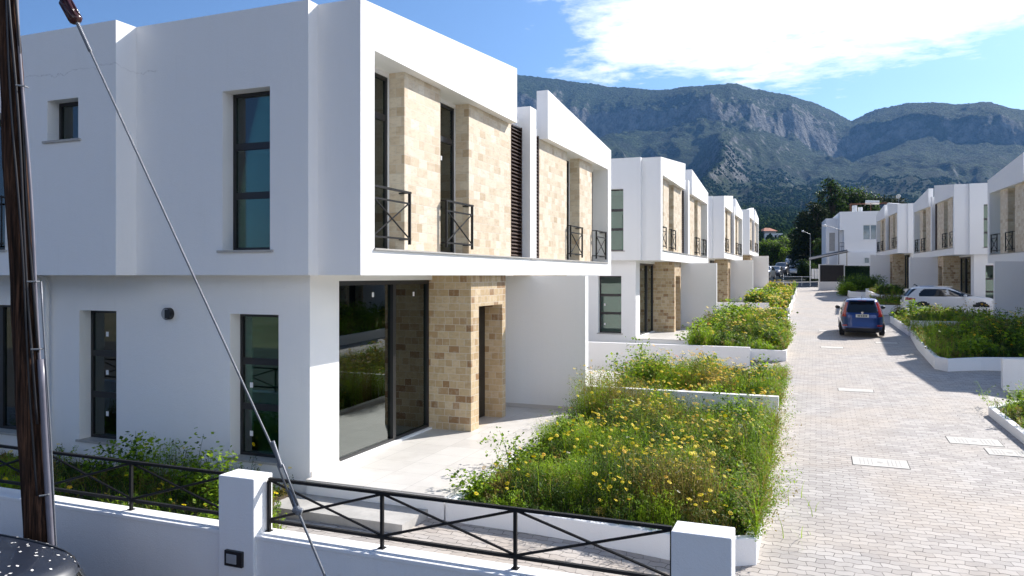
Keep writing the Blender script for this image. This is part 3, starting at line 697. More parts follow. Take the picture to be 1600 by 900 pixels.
# ------------------------------------------------------------------ plants made of leaf-sized faces
def leaf_quads(C, size, up=.5, aspect=.5, rnd=rng):
    """one bent leaf (quad) per centre: random heading, tilted"""
    n = len(C); a = rnd.random(n)*2*math.pi; t = rnd.normal(0, .55, n)+up
    d = np.stack([np.cos(a)*np.cos(t), np.sin(a)*np.cos(t), np.sin(t)], -1)
    s = np.stack([-np.sin(a), np.cos(a), rnd.normal(0, .35, n)], -1); s /= np.linalg.norm(s, axis=1)[:, None]
    size = np.broadcast_to(size, (n,))*rnd.uniform(.6, 1.35, n); L = size[:, None]; Wd = (size*aspect)[:, None]
    V = np.stack([C-d*L*.5, C+s*Wd*.5, C+d*L*.5, C-s*Wd*.5], 1).reshape(-1, 3)
    return V, np.arange(n*4).reshape(-1, 4)
def strips(P, Hh, bend, w, segs=3):
    """curved blades / stems: quads"""
    n = len(P); a = rng.random(n)*2*math.pi; dx = np.cos(a); dy = np.sin(a); V = []; 
    for k in range(segs+1):
        t = k/segs; c = P+np.stack([dx*bend*t*t, dy*bend*t*t, Hh*(t-.25*bend/np.maximum(Hh, .01)*t*t)], -1)
        ww = (w*(1-.8*t))[:, None] if isinstance(w, np.ndarray) else w*(1-.8*t)
        sd = np.stack([-dy, dx, dx*0], -1)*ww*.5
        V += [c-sd, c+sd]
    V = np.stack(V, 1).reshape(-1, 3); m = 2*(segs+1); b = np.arange(n)[:, None]*m
    F_ = np.concatenate([np.stack([b[:, 0]+2*k, b[:, 0]+2*k+1, b[:, 0]+2*k+3, b[:, 0]+2*k+2], -1) for k in range(segs)])
    tip = P+np.stack([dx*bend, dy*bend, Hh-.25*bend], -1)
    return V, F_, tip
def in_poly(x, y, poly):
    r = np.zeros(len(x), bool); n = len(poly)
    for i in range(n):
        (x0, y0), (x1, y1) = poly[i], poly[(i+1) % n]
        c = ((y0 > y) != (y1 > y)); xx = (x1-x0)*(y-y0)/((y1-y0) if y1 != y0 else 1e-9)+x0; r ^= c & (x < xx)
    return r
def sample(poly, n):
    P = np.array(poly); lo = P.min(0); hi = P.max(0); out = np.zeros((0, 2))
    while len(out) < n:
        q = rng.random((n*2, 2))*(hi-lo)+lo; out = np.concatenate([out, q[in_poly(q[:, 0], q[:, 1], poly)]])
    return out[:n]
class Green:
    def __init__(s): s.V = []; s.F = []; s.m = []; s.n = 0
    def put(s, V, Fc, mi):
        s.V.append(V); s.F.append(Fc+s.n); s.m.append(np.broadcast_to(mi, (len(Fc),)).astype(int)); s.n += len(V)
    def build(s, name, mats, parent=None): return mesh_np(name, np.concatenate(s.V), np.concatenate(s.F), mats, np.concatenate(s.m), parent=parent)
GM = ['g1', 'g2', 'g3', 'g4', 'g5']
def flowers(name, P, sz, mi, label, cat='wildflowers', parent=None):
    """daisies: a ring of petals round a darker eye, each facing up and a little sunward"""
    n = len(P); g = Green(); K = 8
    nv = np.array([SUN.x*.5, SUN.y*.2-.25, .8])+rng.normal(0, .28, (n, 3)); nv /= np.linalg.norm(nv, axis=1)[:, None]
    a = np.cross(nv, np.array([0, 1., .1])); a /= np.linalg.norm(a, axis=1)[:, None]; b = np.cross(nv, a); s = (sz*rng.uniform(.7, 1.2, n))[:, None]
    for k in range(K):
        t0 = 2*math.pi*k/K; d = lambda t: a*math.cos(t)+b*math.sin(t)
        c = P; V = np.stack([c+d(t0)*s*.12, c+d(t0-.30)*s*.44-nv*s*.03, c+d(t0)*s*.55-nv*s*.08, c+d(t0+.30)*s*.44-nv*s*.03], 1).reshape(-1, 3)
        g.put(V, np.arange(n*4).reshape(-1, 4), np.asarray(mi))
    V = np.stack([P+nv*s*.06+a*s*.13, P+nv*s*.06+b*s*.13, P+nv*s*.06-a*s*.13, P+nv*s*.06-b*s*.13], 1).reshape(-1, 3); g.put(V, np.arange(n*4).reshape(-1, 4), 4)
    o = g.build(name, [M['yellow'], M['orange'], M['redp'], M['wpet'], M['eye']]); return tag(o, label, cat, kind='stuff')
def weeds(PZ, n, hmul, leaf, label, flabel, nf, seed, dry=.35, grass=.5, fcl=.5, orange=.2, front=0, streetfall=0, fs=.055, over=0.0, mallow=()):
    poly, zt = PZ; P = sample(poly, n); x, y = P[:, 0], P[:, 1]
    A = np.array(poly); 
    # bed height follows the planter's rim
    ya = np.array([p[1] for p in poly]); o = np.argsort(ya); gz = np.interp(y, ya[o], np.array(zt)[o])-.07
    hn = np.clip((fbm(x*.8+seed, y*.8, 4)-.28)/.44, 0, 1); hh = (.13+.82*hn**1.6)*hmul*rng.uniform(.55, 1.3, n)
    cx, cy = A.mean(0); 
    q = np.clip((fbm(x*.6+seed*3, y*.6+4, 3, .5)-.25)/.5, 0, 1); q2 = np.clip((fbm(x*1.3+seed, y*1.3+40, 3)-.25)/.5, 0, 1)
    kind = np.where(q > 1-dry*.75, 3, np.where(q2 > .58, 0, np.where(q2 > .44, 1, 2)))
    kind = np.where((q > .9-dry) & (rng.random(n) < .55), 4, kind)
    if front: hh = hh*np.clip(.38+(y-ya.min())*front, 0, 1)
    if streetfall:
        ds = np.array([W2R(a, b)[0]-edgeR(W2R(a, b)[1]) for a, b in P]); yr_ = np.array([W2R(a, b)[1] for a, b in P]); hh = hh*np.clip(.10+ds*streetfall, 0, 1)*np.clip(.25+(34.4-yr_)*.30+np.clip(ds-1.6, 0, 9), 0, 1)
    kind = np.where(rng.random(n) < .18, rng.integers(0, 5, n), kind)
    P3 = np.stack([x, y, gz], -1); g = Green()
    bend = hh*rng.uniform(.05, .45, n); V, F_, tip = strips(P3, hh, bend, .010+.002*leaf/.03, 3)
    g.put(V, F_, np.tile(kind, 3))
    # leaves along each stem: most in the upper two thirds
    k = 42; t = rng.random((n, k))**.65; c = P3[:, None, :]+(tip-P3)[:, None, :]*t[..., None]**1.1
    rad = (.05+.20*hh)[:, None]*(1.15-t*.75); a = rng.random((n, k))*2*math.pi
    c[..., 0] += np.cos(a)*rad*rng.random((n, k))**.5; c[..., 1] += np.sin(a)*rad*rng.random((n, k))**.5; c[..., 2] += rng.normal(0, .02, (n, k))
    V, F_ = leaf_quads(c.reshape(-1, 3), leaf, .35, .42); g.put(V, F_, np.repeat(kind, k))
    # grass blades with seed heads
    ng = int(n*grass*2.2); Pg = sample(poly, ng); gzz = np.interp(Pg[:, 1], ya[o], np.array(zt)[o])-.07
    hg = (np.clip(.38+(Pg[:, 1]-ya.min())*front, 0, 1) if front else 1)*rng.uniform(.2, .8, ng)*hmul*(.25+1.1*np.clip((fbm(Pg[:, 0]*.8+seed, Pg[:, 1]*.8, 4)-.28)/.44, 0, 1)); V, F_, tg = strips(np.stack([Pg[:, 0], Pg[:, 1], gzz], -1), hg, hg*rng.uniform(.1, .7, ng), .009+leaf*.08, 3)
    if streetfall: pass
    kg = rng.choice([0, 1, 3, 4], ng, p=[.42, .3, .13, .15]); g.put(V, F_, np.tile(kg, 3))
    sel = rng.random(ng) < .22; 
    cc = tg[sel][:, None, :]+rng.normal(0, 1, (sel.sum(), 5, 3))*np.array([.012, .012, .03]); V, F_ = leaf_quads(cc.reshape(-1, 3), .022, 1.0, .35); g.put(V, F_, 3)
    # taller single plants with round leaves (mallow, sow thistle)
    for (mx, my, mh, mr) in mallow:
        ns = 9
        for i in range(ns):
            aa = rng.random()*6.28; rr = mr*rng.random(); b0 = np.array([mx+math.cos(aa)*rr*.3, my+math.sin(aa)*rr*.3, float(np.interp(my, ya[o], np.array(zt)[o]))-.1])
            h_ = mh*rng.uniform(.55, 1.05); V, F_, tp = strips(b0[None], np.array([h_]), np.array([rr*.9+.05]), .018, 4); g.put(V, F_, 2)
            kk = 75; tt = rng.random(kk)**.8; cc = b0+(tp[0]-b0)*tt[:, None]; cc[:, :2] += rng.normal(0, .085*mr/.3, (kk, 2)); cc[:, 2] += rng.normal(0, .04, kk)
            V, F_ = leaf_quads(cc, max(leaf*1.5, .05), .15, .85); g.put(V, F_, rng.choice([0, 1, 2], kk, p=[.45, .35, .2]))
    # sprawl over the street edge
    if over:
        no_ = int(over); i = rng.integers(0, n, no_); 
        ey = rng.uniform(ya.min()+.2, ya.max()-.1, no_); 
        fr = L2W if cx < 1 else R2W
        pts = np.array([fr(*(eL(v, .05) if fr is L2W else eR(W2R(0, v)[1], .12))) for v in ey]); zz = np.interp(ey, ya[o], np.array(zt)[o])-.04
        hb = rng.uniform(.2, .62, no_)*hmul; V, F_, tp = strips(np.stack([pts[:, 0], pts[:, 1], zz], -1), hb, hb*rng.uniform(.3, 1.0, no_), .012, 4); kq = rng.choice([0, 1, 3], no_); g.put(V, F_, np.tile(kq, 4))
        b0 = np.stack([pts[:, 0], pts[:, 1], zz], -1); tt = rng.random((no_, 30)); cc = b0[:, None]+(tp-b0)[:, None]*tt[..., None]; cc += rng.normal(0, .028, cc.shape)
        V, F_ = leaf_quads(cc.reshape(-1, 3), leaf, .2, .45); g.put(V, F_, np.repeat(kq, 30))
    o_ = g.build('weeds', [M[a] for a in GM]); tag(o_, label, 'weeds', kind='stuff')
    if nf:
        w = fbm(x*.7+seed*5, y*.7+11, 4, .55); w = np.clip((w-(1-fcl)*1.05)*7, .02, 1)**1.5*np.clip(hh*1.8, .2, 1); w /= w.sum()
        i = rng.choice(n, min(nf, n//2), replace=False, p=w); fp = tip[i]+np.array([0, 0, .06])+rng.normal(0, .03, (len(i), 3)); fp[:, 2] += np.abs(rng.normal(0, .05, len(i)))
        mi = np.where(rng.random(len(i)) < orange, 1, 0); mi[rng.random(len(i)) < .012] = 2; mi[rng.random(len(i)) < .03] = 3
        flowers('wildflowers', fp, fs, mi, flabel)
weeds(P1, 6200, .98, .036, 'tangle of tall green weeds and grass filling the nearest bed', 'yellow daisies scattered over the nearest weedy bed', 640, 1.3, dry=.24, fcl=.66, orange=.12, over=620, front=.75, fs=.058, grass=.22,
      mallow=[(-4.35, 9.6, .62, .3), (-4.3, 10.9, .75, .35), (-4.0, 12.4, .8, .35), (-3.3, 13.9, .8, .35), (-1.1, 14.6, .85, .4), (-1.0, 13.4, .7, .35), (-1.6, 15.3, .8, .4), (-.95, 9.7, .5, .3), (-.95, 10.8, .55, .3), (-2.9, 15.0, .75, .35), (-3.8, 15.4, .6, .3)])
weeds(P2, 2400, .72, .045, 'weeds in the bed behind the low wall, with one tall leafy clump', 'dense orange-yellow daisies behind the low wall', 620, 5.1, dry=.25, fcl=.95, orange=.5, over=420, fs=.07,
      mallow=[(-4.2, 17.6, 1.1, .45), (-3.9, 18.4, 1.35, .5), (-3.6, 19.0, 1.0, .4), (-1.2, 20.3, .7, .35), (-1.3, 18.0, .5, .35), (-2.6, 20.7, .6, .3)])
weeds(P3, 2600, .8, .07, 'bushy green weeds in the bed of the second left house', 'yellow daisies in the bed of the second left house', 330, 8.7, dry=.2, fcl=.6, orange=.25, over=200, fs=.10,
      mallow=[(-3.8, 27.0, 1.0, .6), (-3.7, 29.0, 1.1, .6), (-3.5, 31.0, 1.3, .6), (-3.2, 33.2, 1.3, .7), (-1.7, 34.0, 1.2, .6), (-2.6, 33.6, 1.2, .6)])
weeds(P4, 1500, .5, .09, 'green bush and yellow weeds in the far bed of the second left house', 'small yellow flowers in the far bed of the second left house', 300, 3.7, dry=.2, fcl=.9, orange=.1, fs=.12,
      mallow=[(-3.6, 37, .8, .8), (-3.2, 38.5, .9, .8)])
weeds(P5, 1500, .75, .10, 'green weeds in front of the third left house', 'yellow flowers in front of the third left house', 420, 6.7, dry=.15, fcl=.95, orange=.1, fs=.14, mallow=[(-3.3, 48, 1.3, .8), (-3.1, 50, 1.2, .8), (-2.8, 53, 1.0, .7)])
weeds(P6, 900, .7, .13, 'bright green weeds in the small bed beyond the third left house', 'bright yellow flowers beyond the third left house', 330, 2.7, dry=.1, fcl=.95, orange=.05, fs=.16)
weeds(P7, 700, .7, .15, 'weeds in the farthest left bed', 'yellow flowers in the farthest left bed', 200, 9.7, dry=.1, fcl=.95, fs=.16)
weeds(Q0, 1700, 1.0, .045, 'green weeds in the narrow bed at the right edge', 'yellow daisies hanging over the kerb at the right edge', 130, 4.2, dry=.15, fcl=.9, over=20, fs=.07, mallow=[(4.1, 18.2, .7, .35), (4.6, 17.2, .8, .35)])
weeds(Q1, 3200, 1.25, .065, 'dark shaded bushy weeds filling the large right bed', 'yellow and orange daisies in the shaded right bed', 260, 7.9, dry=.25, fcl=.6, orange=.5, streetfall=.45, grass=.25, over=120, fs=.08,
      mallow=[(5.9, 26.2, 1.0, .8), (6.3, 27.2, 1.2, .9), (5.2, 27.8, 1.0, .8), (5.9, 28.6, 1.3, .9), (5.0, 29.4, 1.25, .9), (6.4, 30.1, 1.0, .9), (5.4, 30.6, 1.0, .9), (6.2, 32.4, .9, .8), (4.6, 28.6, .9, .6), (4.4, 26.0, .7, .5), (5.6, 33.8, 1.0, .8)])
weeds(Q2, 1500, .75, .08, 'green weeds beside the blue car', 'yellow flowers beside the blue car', 150, 1.9, dry=.2, fcl=.8, over=30, fs=.10, mallow=[(R2W(6.7, 37)[0], 37.2, .9, .6), (R2W(7.9, 38)[0], 38.2, .9, .7), (R2W(8.2, 36)[0], 36.2, .9, .7), (R2W(6.7, 40)[0], 40.3, 1.0, .6)])
weeds(Q3, 500, .5, .07, 'sparse low weeds in the white bed right of the blue car', '', 0, 2.9, dry=.3)
weeds(Q4, 700, .6, .09, 'low silvery plants in the raised white bed', '', 0, 4.9, dry=.5)
# weeds in the strip between fence and house end wall
strip = ([(-14.8, 6.2), (-5.6, 6.2), (-5.9, 7.4), (-7.0, 8.6), (-7.0, 9.05), (-14.8, 9.05)], [-.12]*6)
m = MB(); m.prism(strip[0], -.6, -.19); tag(m.build('garden_soil', M['soil']), kind='structure')
weeds(strip, 1700, .6, .042, 'weeds growing between the fence and the end wall of the nearest house', 'yellow daisies behind the fence left of the tall wall pillar', 80, 11.3, dry=.3, fcl=.3, mallow=[(-7.4, 8.1, .8, .35), (-8.2, 8.4, .95, .4), (-9.2, 8.3, 1.0, .4), (-10.0, 8.5, .7, .4), (-6.6, 7.0, .5, .3), (-6.3, 6.6, .45, .25)])

# ------------------------------------------------------------------ boundary wall with pillars, railings
root = empty('boundary_wall', (0, 5.9, 0), label='long white rendered wall in the foreground with two square pillars', cat='wall')
m = MB(); m.box(-16, -4.921, -.11, .11, -1.6, .455); m.box(-5.32+.4, -.99, -.11, .11, -1.6, .455)
m.v = []; m.f = []; m.m = []; m.box(-16, -5.33, -.11, .11, -1.6, .452); m.box(-4.91, -1.01, -.11, .11, -1.6, .452); m.build('wall', M['stucco'], root)
m = MB(); m.box(-16, -5.33, -.125, .125, .4525, .49); m.box(-4.91, -1.01, -.125, .125, .4525, .49); m.build('coping', M['stucco'], root, bevel=.006)
for x0, x1 in ((-5.33, -4.91), (-1.01, -.57)):
    m = MB(); m.box(x0, x1, -.15, .12, -1.6, 1.03); m.build('pillar', M['stucco'], root, bevel=.008)
def fence(posts, label):
    r = empty('metal_railing', (posts[0], 5.94, .49), label=label, cat='railing', group='black railings on the boundary wall')
    P = [p-posts[0] for p in posts]; L_ = P[-1]
    for z, nm in ((.50, 'top_rail'), (.10, 'bottom_rail')):
        m = MB(); m.box(0, L_, -.017, .017, z-.014, z+.014); m.build(nm, M['iron'], r)
    for p in P:
        m = MB(); m.box(p-.014, p+.014, -.0145, .0145, .001, .4855); m.box(p-.03, p+.03, -.03, .03, .0, .008); m.build('post', M['iron'], r)
    for a, b in zip(P[:-1], P[1:]):
        for z0, z1, yy in ((.115, .484, -.004), (.484, .115, .006)):
            m = MB(); m.tube((a+.012, yy, z0), (b-.012, yy, z1), .0125, n=6); m.build('brace', M['iron'], r)
fence([-4.885, -3.63, -2.34, -1.035], 'black cross-braced railing between the two white pillars')
fence([-15.6, -14.33, -13.06, -11.79, -10.52, -9.25, -7.96, -6.67, -5.36], 'black cross-braced railing left of the tall pillar, weeds behind it')
def local(px, d): return at(px, d)
# bulkhead lamp on the wall
x, y = -5.02, 5.785
m = MB(); r = empty('wall_light', (-5.13, 5.79, .26), label='small black rectangular bulkhead lamp on the foreground wall below the pillar', cat='wall light')
m.box(-.105, .105, -.07, 0, -.075, .075); m.build('housing', M['black'], r, bevel=.006)
m = MB(); m.box(-.075, .045, -.078, -.0705, -.045, .045); m.build('lens', M['lens'], r, bevel=.004)
r = empty('letter_box', (-2.85, 5.79, .20), label='flat black metal box fixed low on the foreground wall, only its top edge in view', cat='letter box')
m = MB(); m.box(-.30, .42, -.09, 0, -.40, .085); m.build('body', M['black'], r, bevel=.004)
m = MB(); 
for xx in (-.28, .40): m.tube((xx, -.091, .065), (xx, -.097, .065), .006, n=8)
m.build('screw', M['metal'], r)

# ------------------------------------------------------------------ wooden pole, its cables and the guy wire
PB = at(73, 6.93); PT = at(10, 6.93)
root = empty('utility_pole', (PB[0], PB[1], -.95), label='leaning dark brown wooden utility pole with cables strapped to its side', cat='utility pole')
b = Vector((0, 0, 0)); t = Vector((PT[0]-PB[0], PT[1]-PB[1], zat(0, 6.93)+.95)); tt = t*1.28
axis = t.normalized(); side = Vector((math.cos(TH), math.sin(TH), 0)); fwd = Vector((math.sin(TH), -math.cos(TH), 0))
def pp(k, s=0, f=0): return t*k+side*s+fwd*f
m = MB(); n_ = 30; m.path([tt*(i/n_)+Vector((.006*math.sin(i*1.3), .006*math.cos(i*.9), 0)) for i in range(n_+1)], [.118-.036*i/n_+.003*math.sin(i*2.1) for i in range(n_+1)], n=28); m.build('pole', M['wood'], root, smooth=True)
for s, f, r_, k0, k1, mt, nm, ph in ((.118, .03, .012, .50, 1.3, 'cable', 'cable', 0), (.100, .075, .011, .40, 1.3, 'cable', 'cable', 1.7), (.135, .02, .014, .44, 1.3, 'conduit', 'cable', 3.1), (.075, .095, .009, .3, 1.3, 'cable', 'cable', 4.2)):
    pts = [pp(k, s-.034*max(0, k-.4)+.010*math.sin(k*15+ph), f+.006*math.cos(k*11+ph)) for k in np.linspace(k0, k1, 40)]
    m = MB(); m.path(pts, r_, n=8); m.build(nm, M[mt], root, smooth=True)
m = MB(); m.path([pp(k, .145, .03) for k in np.linspace(.02, .49, 12)], .030, n=14); m.build('conduit', M['conduit'], root, smooth=True)
m = MB(); m.path([pp(k, .183+.004*math.sin(k*20), .02) for k in np.linspace(.0, .60, 16)], .008, n=8); m.build('earth_wire', M['metal'], root, smooth=True)
for k in (.16, .30, .505, .60, .875):
    m = MB(); c0 = pp(k, .105, .05); m.tube(c0+side*.0+fwd*.055, c0+side*.055+fwd*.02, .008, n=6); m.tube(c0+side*.055+fwd*.02, c0+side*.058-fwd*.03, .008, n=6); m.build('clamp', M['metal'], root)
# guy wire
def g3(px, py, d): x, y = at(px, d); return Vector((x, y, zat(py, d)))
root = empty('guy_wire', g3(585, 1085, 6.3), label='twisted steel guy wire with brown insulator and turnbuckle, slanting across the nearest house', cat='guy wire')
O = root.location.copy()
def gl(px, py, d): return g3(px, py, d)-O
A0 = gl(97, -8, 6.75); A1 = gl(120, 34, 6.73); A2 = gl(141, 80, 6.71); A3 = gl(436, 722, 6.45); A4 = gl(466, 800, 6.42); A5 = gl(585, 1085, 6.3); TOPP = gl(60, -110, 6.8)
dd = (A1-A0).normalized(); ic0 = gl(100, -2, 6.75); ic1 = gl(121, 36, 6.73)
m = MB(); m.path([TOPP, A0], .007); m.build('upper_wire', M['metal'], root)
m = MB(); m.path([ic0+(ic1-ic0)*k for k in (0, .06, .12, .3, .5, .7, .88, .94, 1)], [.02, .045, .056, .050, .048, .050, .056, .045, .02], n=18)
for k in range(8):
    a = 2*math.pi*k/8; u = dd.cross(Vector((0,0,1))).normalized(); w = dd.cross(u); q = (u*math.cos(a)+w*math.sin(a))*.05
    m.path([ic0+(ic1-ic0)*.14+q, ic0+(ic1-ic0)*.86+q], .011, n=6)
m.build('insulator', M['porc'], root, smooth=True)
def strand(a, b, r, turns, rr, name='wire'):
    m = MB(); d = (b-a); n = d.normalized(); u = n.cross(Vector((0,0,1))).normalized(); w = n.cross(u)
    for s in range(3):
        pts = []
        N_ = int(turns*6)
        for i in range(N_+1):
            q = i/N_; an = 2*math.pi*(turns*q+s/3); pts.append(a+d*q+(u*math.cos(an)+w*math.sin(an))*rr)
        m.path(pts, r, n=5)
    m.build(name, M['metal'], root, smooth=True)
strand(A1, A2, .009, 6, .009, 'wire_grip'); strand(A2, A3, .0055, 70, .005)
m = MB(); e = side*.022
m.path([A3, A3+e+(A4-A3)*.05, A4+e], .0085); m.path([A3, A3-e+(A4-A3)*.05, A4-e], .0085); m.build('turnbuckle', M['metal'], root, smooth=True)
strand(gl(426, 690, 6.45), A3+(A4-A3)*.1, .010, 5, .010, 'wire_grip')
m = MB(); n3 = (A4-A3).normalized(); m.tube(A4-e*1.5-n3*.03, A4+e*1.5+n3*.0, .030, n=12); m.tube(A4-n3*.05, A4+n3*.02, .028, n=12); m.build('end_fitting', M['metal'], root, bevel=.004)
m = MB(); m.path([A3+(A4-A3)*.55, A4, A4+(A5-A4)*.3, A5], .011); m.build('anchor_rod', M['metal'], root, smooth=True)

# ------------------------------------------------------------------ covers let into the paving
def cover(px, py, w, l, rz, label, slots=True):
    z = zs(np.interp(py, [500, 540, 610, 690, 722], [37, 31, 22, 17, 15.2])); x, y = pt(px, py, z); 
    for _ in range(3): z = ground(x, y); x, y = pt(px, py, z)
    r = empty('manhole_cover', (x, y, z), rz, label=label, cat='manhole cover', group='pale rectangular covers in the paving')
    sl_ = (ground(x, y+.5)-ground(x, y-.5)); r.rotation_euler[0] = math.atan(sl_)
    m = MB(); m.box(-w/2-.012, w/2+.012, -l/2-.012, l/2+.012, -.05, .003); m.build('rim', M['iron'], r)
    m = MB(); m.box(-w/2, w/2, -l/2, l/2, -.05, .007); m.build('frame', M['cover'], r, bevel=.004)
    m = MB()
    if slots:
        for i in range(11):
            xx = -w*.36+i*w*.72/10
            if abs(i-5) > 1: m.box(xx-.008, xx+.008, -l*.33, l*.33, .0072, .0092)
        m.tube((0, 0, .006), (0, 0, .009), .05, n=14)
    else: m.box(-w*.4, w*.4, -l*.4, l*.4, .0072, .0095)
    m.build('lid', M['sill'] if slots else M['cover'], r)
cover(1375, 723, .85, .52, R(0), 'pale rectangular manhole cover with slots nearest the big flower bed')
cover(1522, 690, .85, .52, R(0), 'pale rectangular manhole cover near the right kerb')
cover(1578, 708, .7, .45, R(0), 'pale cover touching another one by the right kerb, at the picture edge')
cover(1337, 610, .80, .40, R(0), 'small pale cover in the middle of the street', False)
cover(1300, 543, .75, .5, R(0), 'pale cover just in front of the blue car, on its left', False)
cover(1294, 517, .75, .5, R(0), 'pale cover left of the blue car', False)
cover(1385, 536, .75, .5, R(0), 'pale cover at the edge of the shade right of the blue car', False)

# ------------------------------------------------------------------ cars
def car(name, Z, YR, YF, WD, Lw, paint_, zones, wheels, rw, label, cat='car', loc=(0,0,0), rz=0, ny=1.0, corner=4.0, group=None, ns=64, nl=46, extras=None, crown=.03):
    """horizontal slices of a car body (rear at y=0, front at y=Lw) lofted into one surface and split by zones"""
    root = empty(name, loc, rz, label=label, cat=cat, group=group)
    zq = np.linspace(Z[0], Z[-1], nl); 
    def itp(T): return np.interp(zq, Z, T)
    yr, yf, wd = itp(YR), itp(YF), itp(WD); V = []
    for k in range(nl):
        c = (yr[k]+yf[k])/2; a = (yf[k]-yr[k])/2; b = wd[k]
        for i in range(ns):
            t = 2*math.pi*(i+.5)/ns; ct, st = math.cos(t), math.sin(t)
            # more samples on the short ends
            e = 2/corner; x = b*math.copysign(abs(ct)**e, ct); y = c+a*math.copysign(abs(st)**e, st)
            V.append((x, y, zq[k]))
    V = np.array(V); top = len(V); V = np.vstack([V, [(0, (yr[-1]+yf[-1])/2, zq[-1]+crown), (0, (yr[0]+yf[0])/2, zq[0])]])
    Fc = []; own = {}
    for k in range(nl-1):
        for i in range(ns): Fc.append((k*ns+i, k*ns+(i+1) % ns, (k+1)*ns+(i+1) % ns, (k+1)*ns+i))
    for i in range(ns):
        Fc.append(((nl-1)*ns+i, (nl-1)*ns+(i+1) % ns, top)); Fc.append(((i+1) % ns, i, top+1))
    groups = {}
    for f in Fc:
        c = V[list(f)].mean(0); g = 'body'
        for nm, fn in zones:
            if fn(*c): g = nm; break
        if g in ('tail_lamp', 'headlight'): g = (g, c[0] > 0)
        elif g == 'window': g = (g, c[0] > 0, c[1] > 1.9)
        elif g == 'wheel_arch': g = (g, c[0] > 0, c[1] > 2)
        else: g = (g,)
        groups.setdefault(g, []).append(f)
    matz = dict(body=paint_, window=M['cglass'], windscreen=M['cglass'], rear_window=M['cglass'], tail_lamp=M['red'], headlight=M['clear'], trim=M['black'], wheel_arch=M['black'], rear_lens=M['clear'])
    for g, fs in groups.items():
        g = g[0]; m = MB(); m.add(V, fs)
        me = m.build(g, matz.get(g, M['black']), root, smooth=True, fix=False)
        bm = bmesh.new(); bm.from_mesh(me.data); bmesh.ops.delete(bm, geom=[v for v in bm.verts if not v.link_faces], context='VERTS'); bm.to_mesh(me.data); bm.free()
    for (x, y) in wheels:
        s = 1 if x > 0 else -1
        w = empty('wheel', (x, y, rw)); w.parent = root
        m = MB(); m.path([(-.10*s, 0, 0), (-.09*s, 0, 0), (.06*s, 0, 0), (.095*s, 0, 0), (.10*s, 0, 0)], [rw*.8, rw*.99, rw, rw*.97, rw*.75], n=28); m.build('tyre', M['tyre'], w, smooth=False)
        m = MB(); m.tube((.0, 0, 0), (.085*s, 0, 0), rw*.2, n=10)
        for k in range(10):
            a = 2*math.pi*k/10; c, q = math.cos(a), math.sin(a); m.tube((.100*s, c*rw*.15, q*rw*.15), (.104*s, c*rw*.66, q*rw*.66), .022, n=6)
        m.path([(.101*s, 0, 0), (.108*s, 0, 0)], [rw*.70, rw*.70], n=28, mi=1); 
        m.build('rim', [M['rim'], M['black']], w)
    if extras: extras(root)
    return root
def mirror_parts(root, w, y, z, mt, s=1):
    for sd in (1, -1):
        m = MB(); m.tube((sd*(w-.06), y, z-.04), (sd*(w+.05), y, z-.01), .018, n=6); m.path([(sd*(w+.02), y-.02, z), (sd*(w+.05), y, z+.01), (sd*(w+.15), y+.01, z+.02), (sd*(w+.19), y+.02, z+.01)], [.05, .075, .07, .03], n=10); m.build('wing_mirror', mt, root, smooth=True)
# blue hatchback seen from behind
def blue_zones():
    def arch(x, y, z): return z < .62 and min(math.hypot(y-.72, z-.30), math.hypot(y-3.25, z-.30)) < .345 and abs(x) > .55
    def rearwin(x, y, z): return .98 < z < 1.40 and y < 1.0 and abs(x) < (.60-.12*(z-.98)/.42)
    def tail(x, y, z): return ((.80 < z < 1.06 and .60 < abs(x) and y < .45) or (1.0 < z < 1.38 and .60-.1*(z-.98)/.42 < abs(x) < .715-.11*(z-.98)/.42+.02 and y < .75))
    def side(x, y, z): return .96 < z < 1.40 and abs(x) > .52 and .85 < y < 3.1 and not (1.62 < y < 1.70)
    def wind(x, y, z): return .98 < z < 1.42 and y > 2.5
    return [('wheel_arch', arch), ('tail_lamp', tail), ('rear_window', rearwin), ('window', side), ('windscreen', wind), ('trim', lambda x, y, z: (z < .30) or (z < .36 and y < .15 and abs(x) < .62))]
def blue_extra(root):
    m = MB(); m.box(-.24, .24, -.028, -.012, .80, .92); pl = m.build('number_plate', M['plate'], root)
    m = MB()
    for i, ch in enumerate((-.17, -.11, -.04, .02, .08, .14)): m.box(ch, ch+.038, -.031, -.0285, .825, .895)
    m.build('plate_characters', M['ink'], pl)
    m = MB(); m.tube((0, -.005, .985), (0, -.02, .985), .045, n=14); m.build('badge', M['chrome'], root)
    mirror_parts(root, .80, 2.75, 1.02, M['black'])
    m = MB(); m.box(-.50, .50, .30, .56, 1.452, 1.478); m.build('spoiler', M['blue'], root, bevel=.012)
    m = MB(); m.box(-.16, .16, .285, .30, 1.450, 1.466); m.build('brake_lamp', M['red'], root)
    m = MB(); m.path([(0, .8, 1.51), (0, .72, 1.62)], [.009, .004]); m.build('aerial', M['black'], root)
    m = MB(); m.path([(-.10, .42, 1.02), (.28, .40, 1.06)], .009); m.build('wiper', M['black'], root)
    for sd in (1, -1):
        m = MB(); m.box(sd*.56, sd*.74, -.008, .02, .44, .50); m.build('reflector', M['red'], root)
    m = MB(); m.box(-.55, .55, -.006, .01, .735, .742); m.build('panel_gap', M['black'], root)
bx, by = 1.74, 33.8
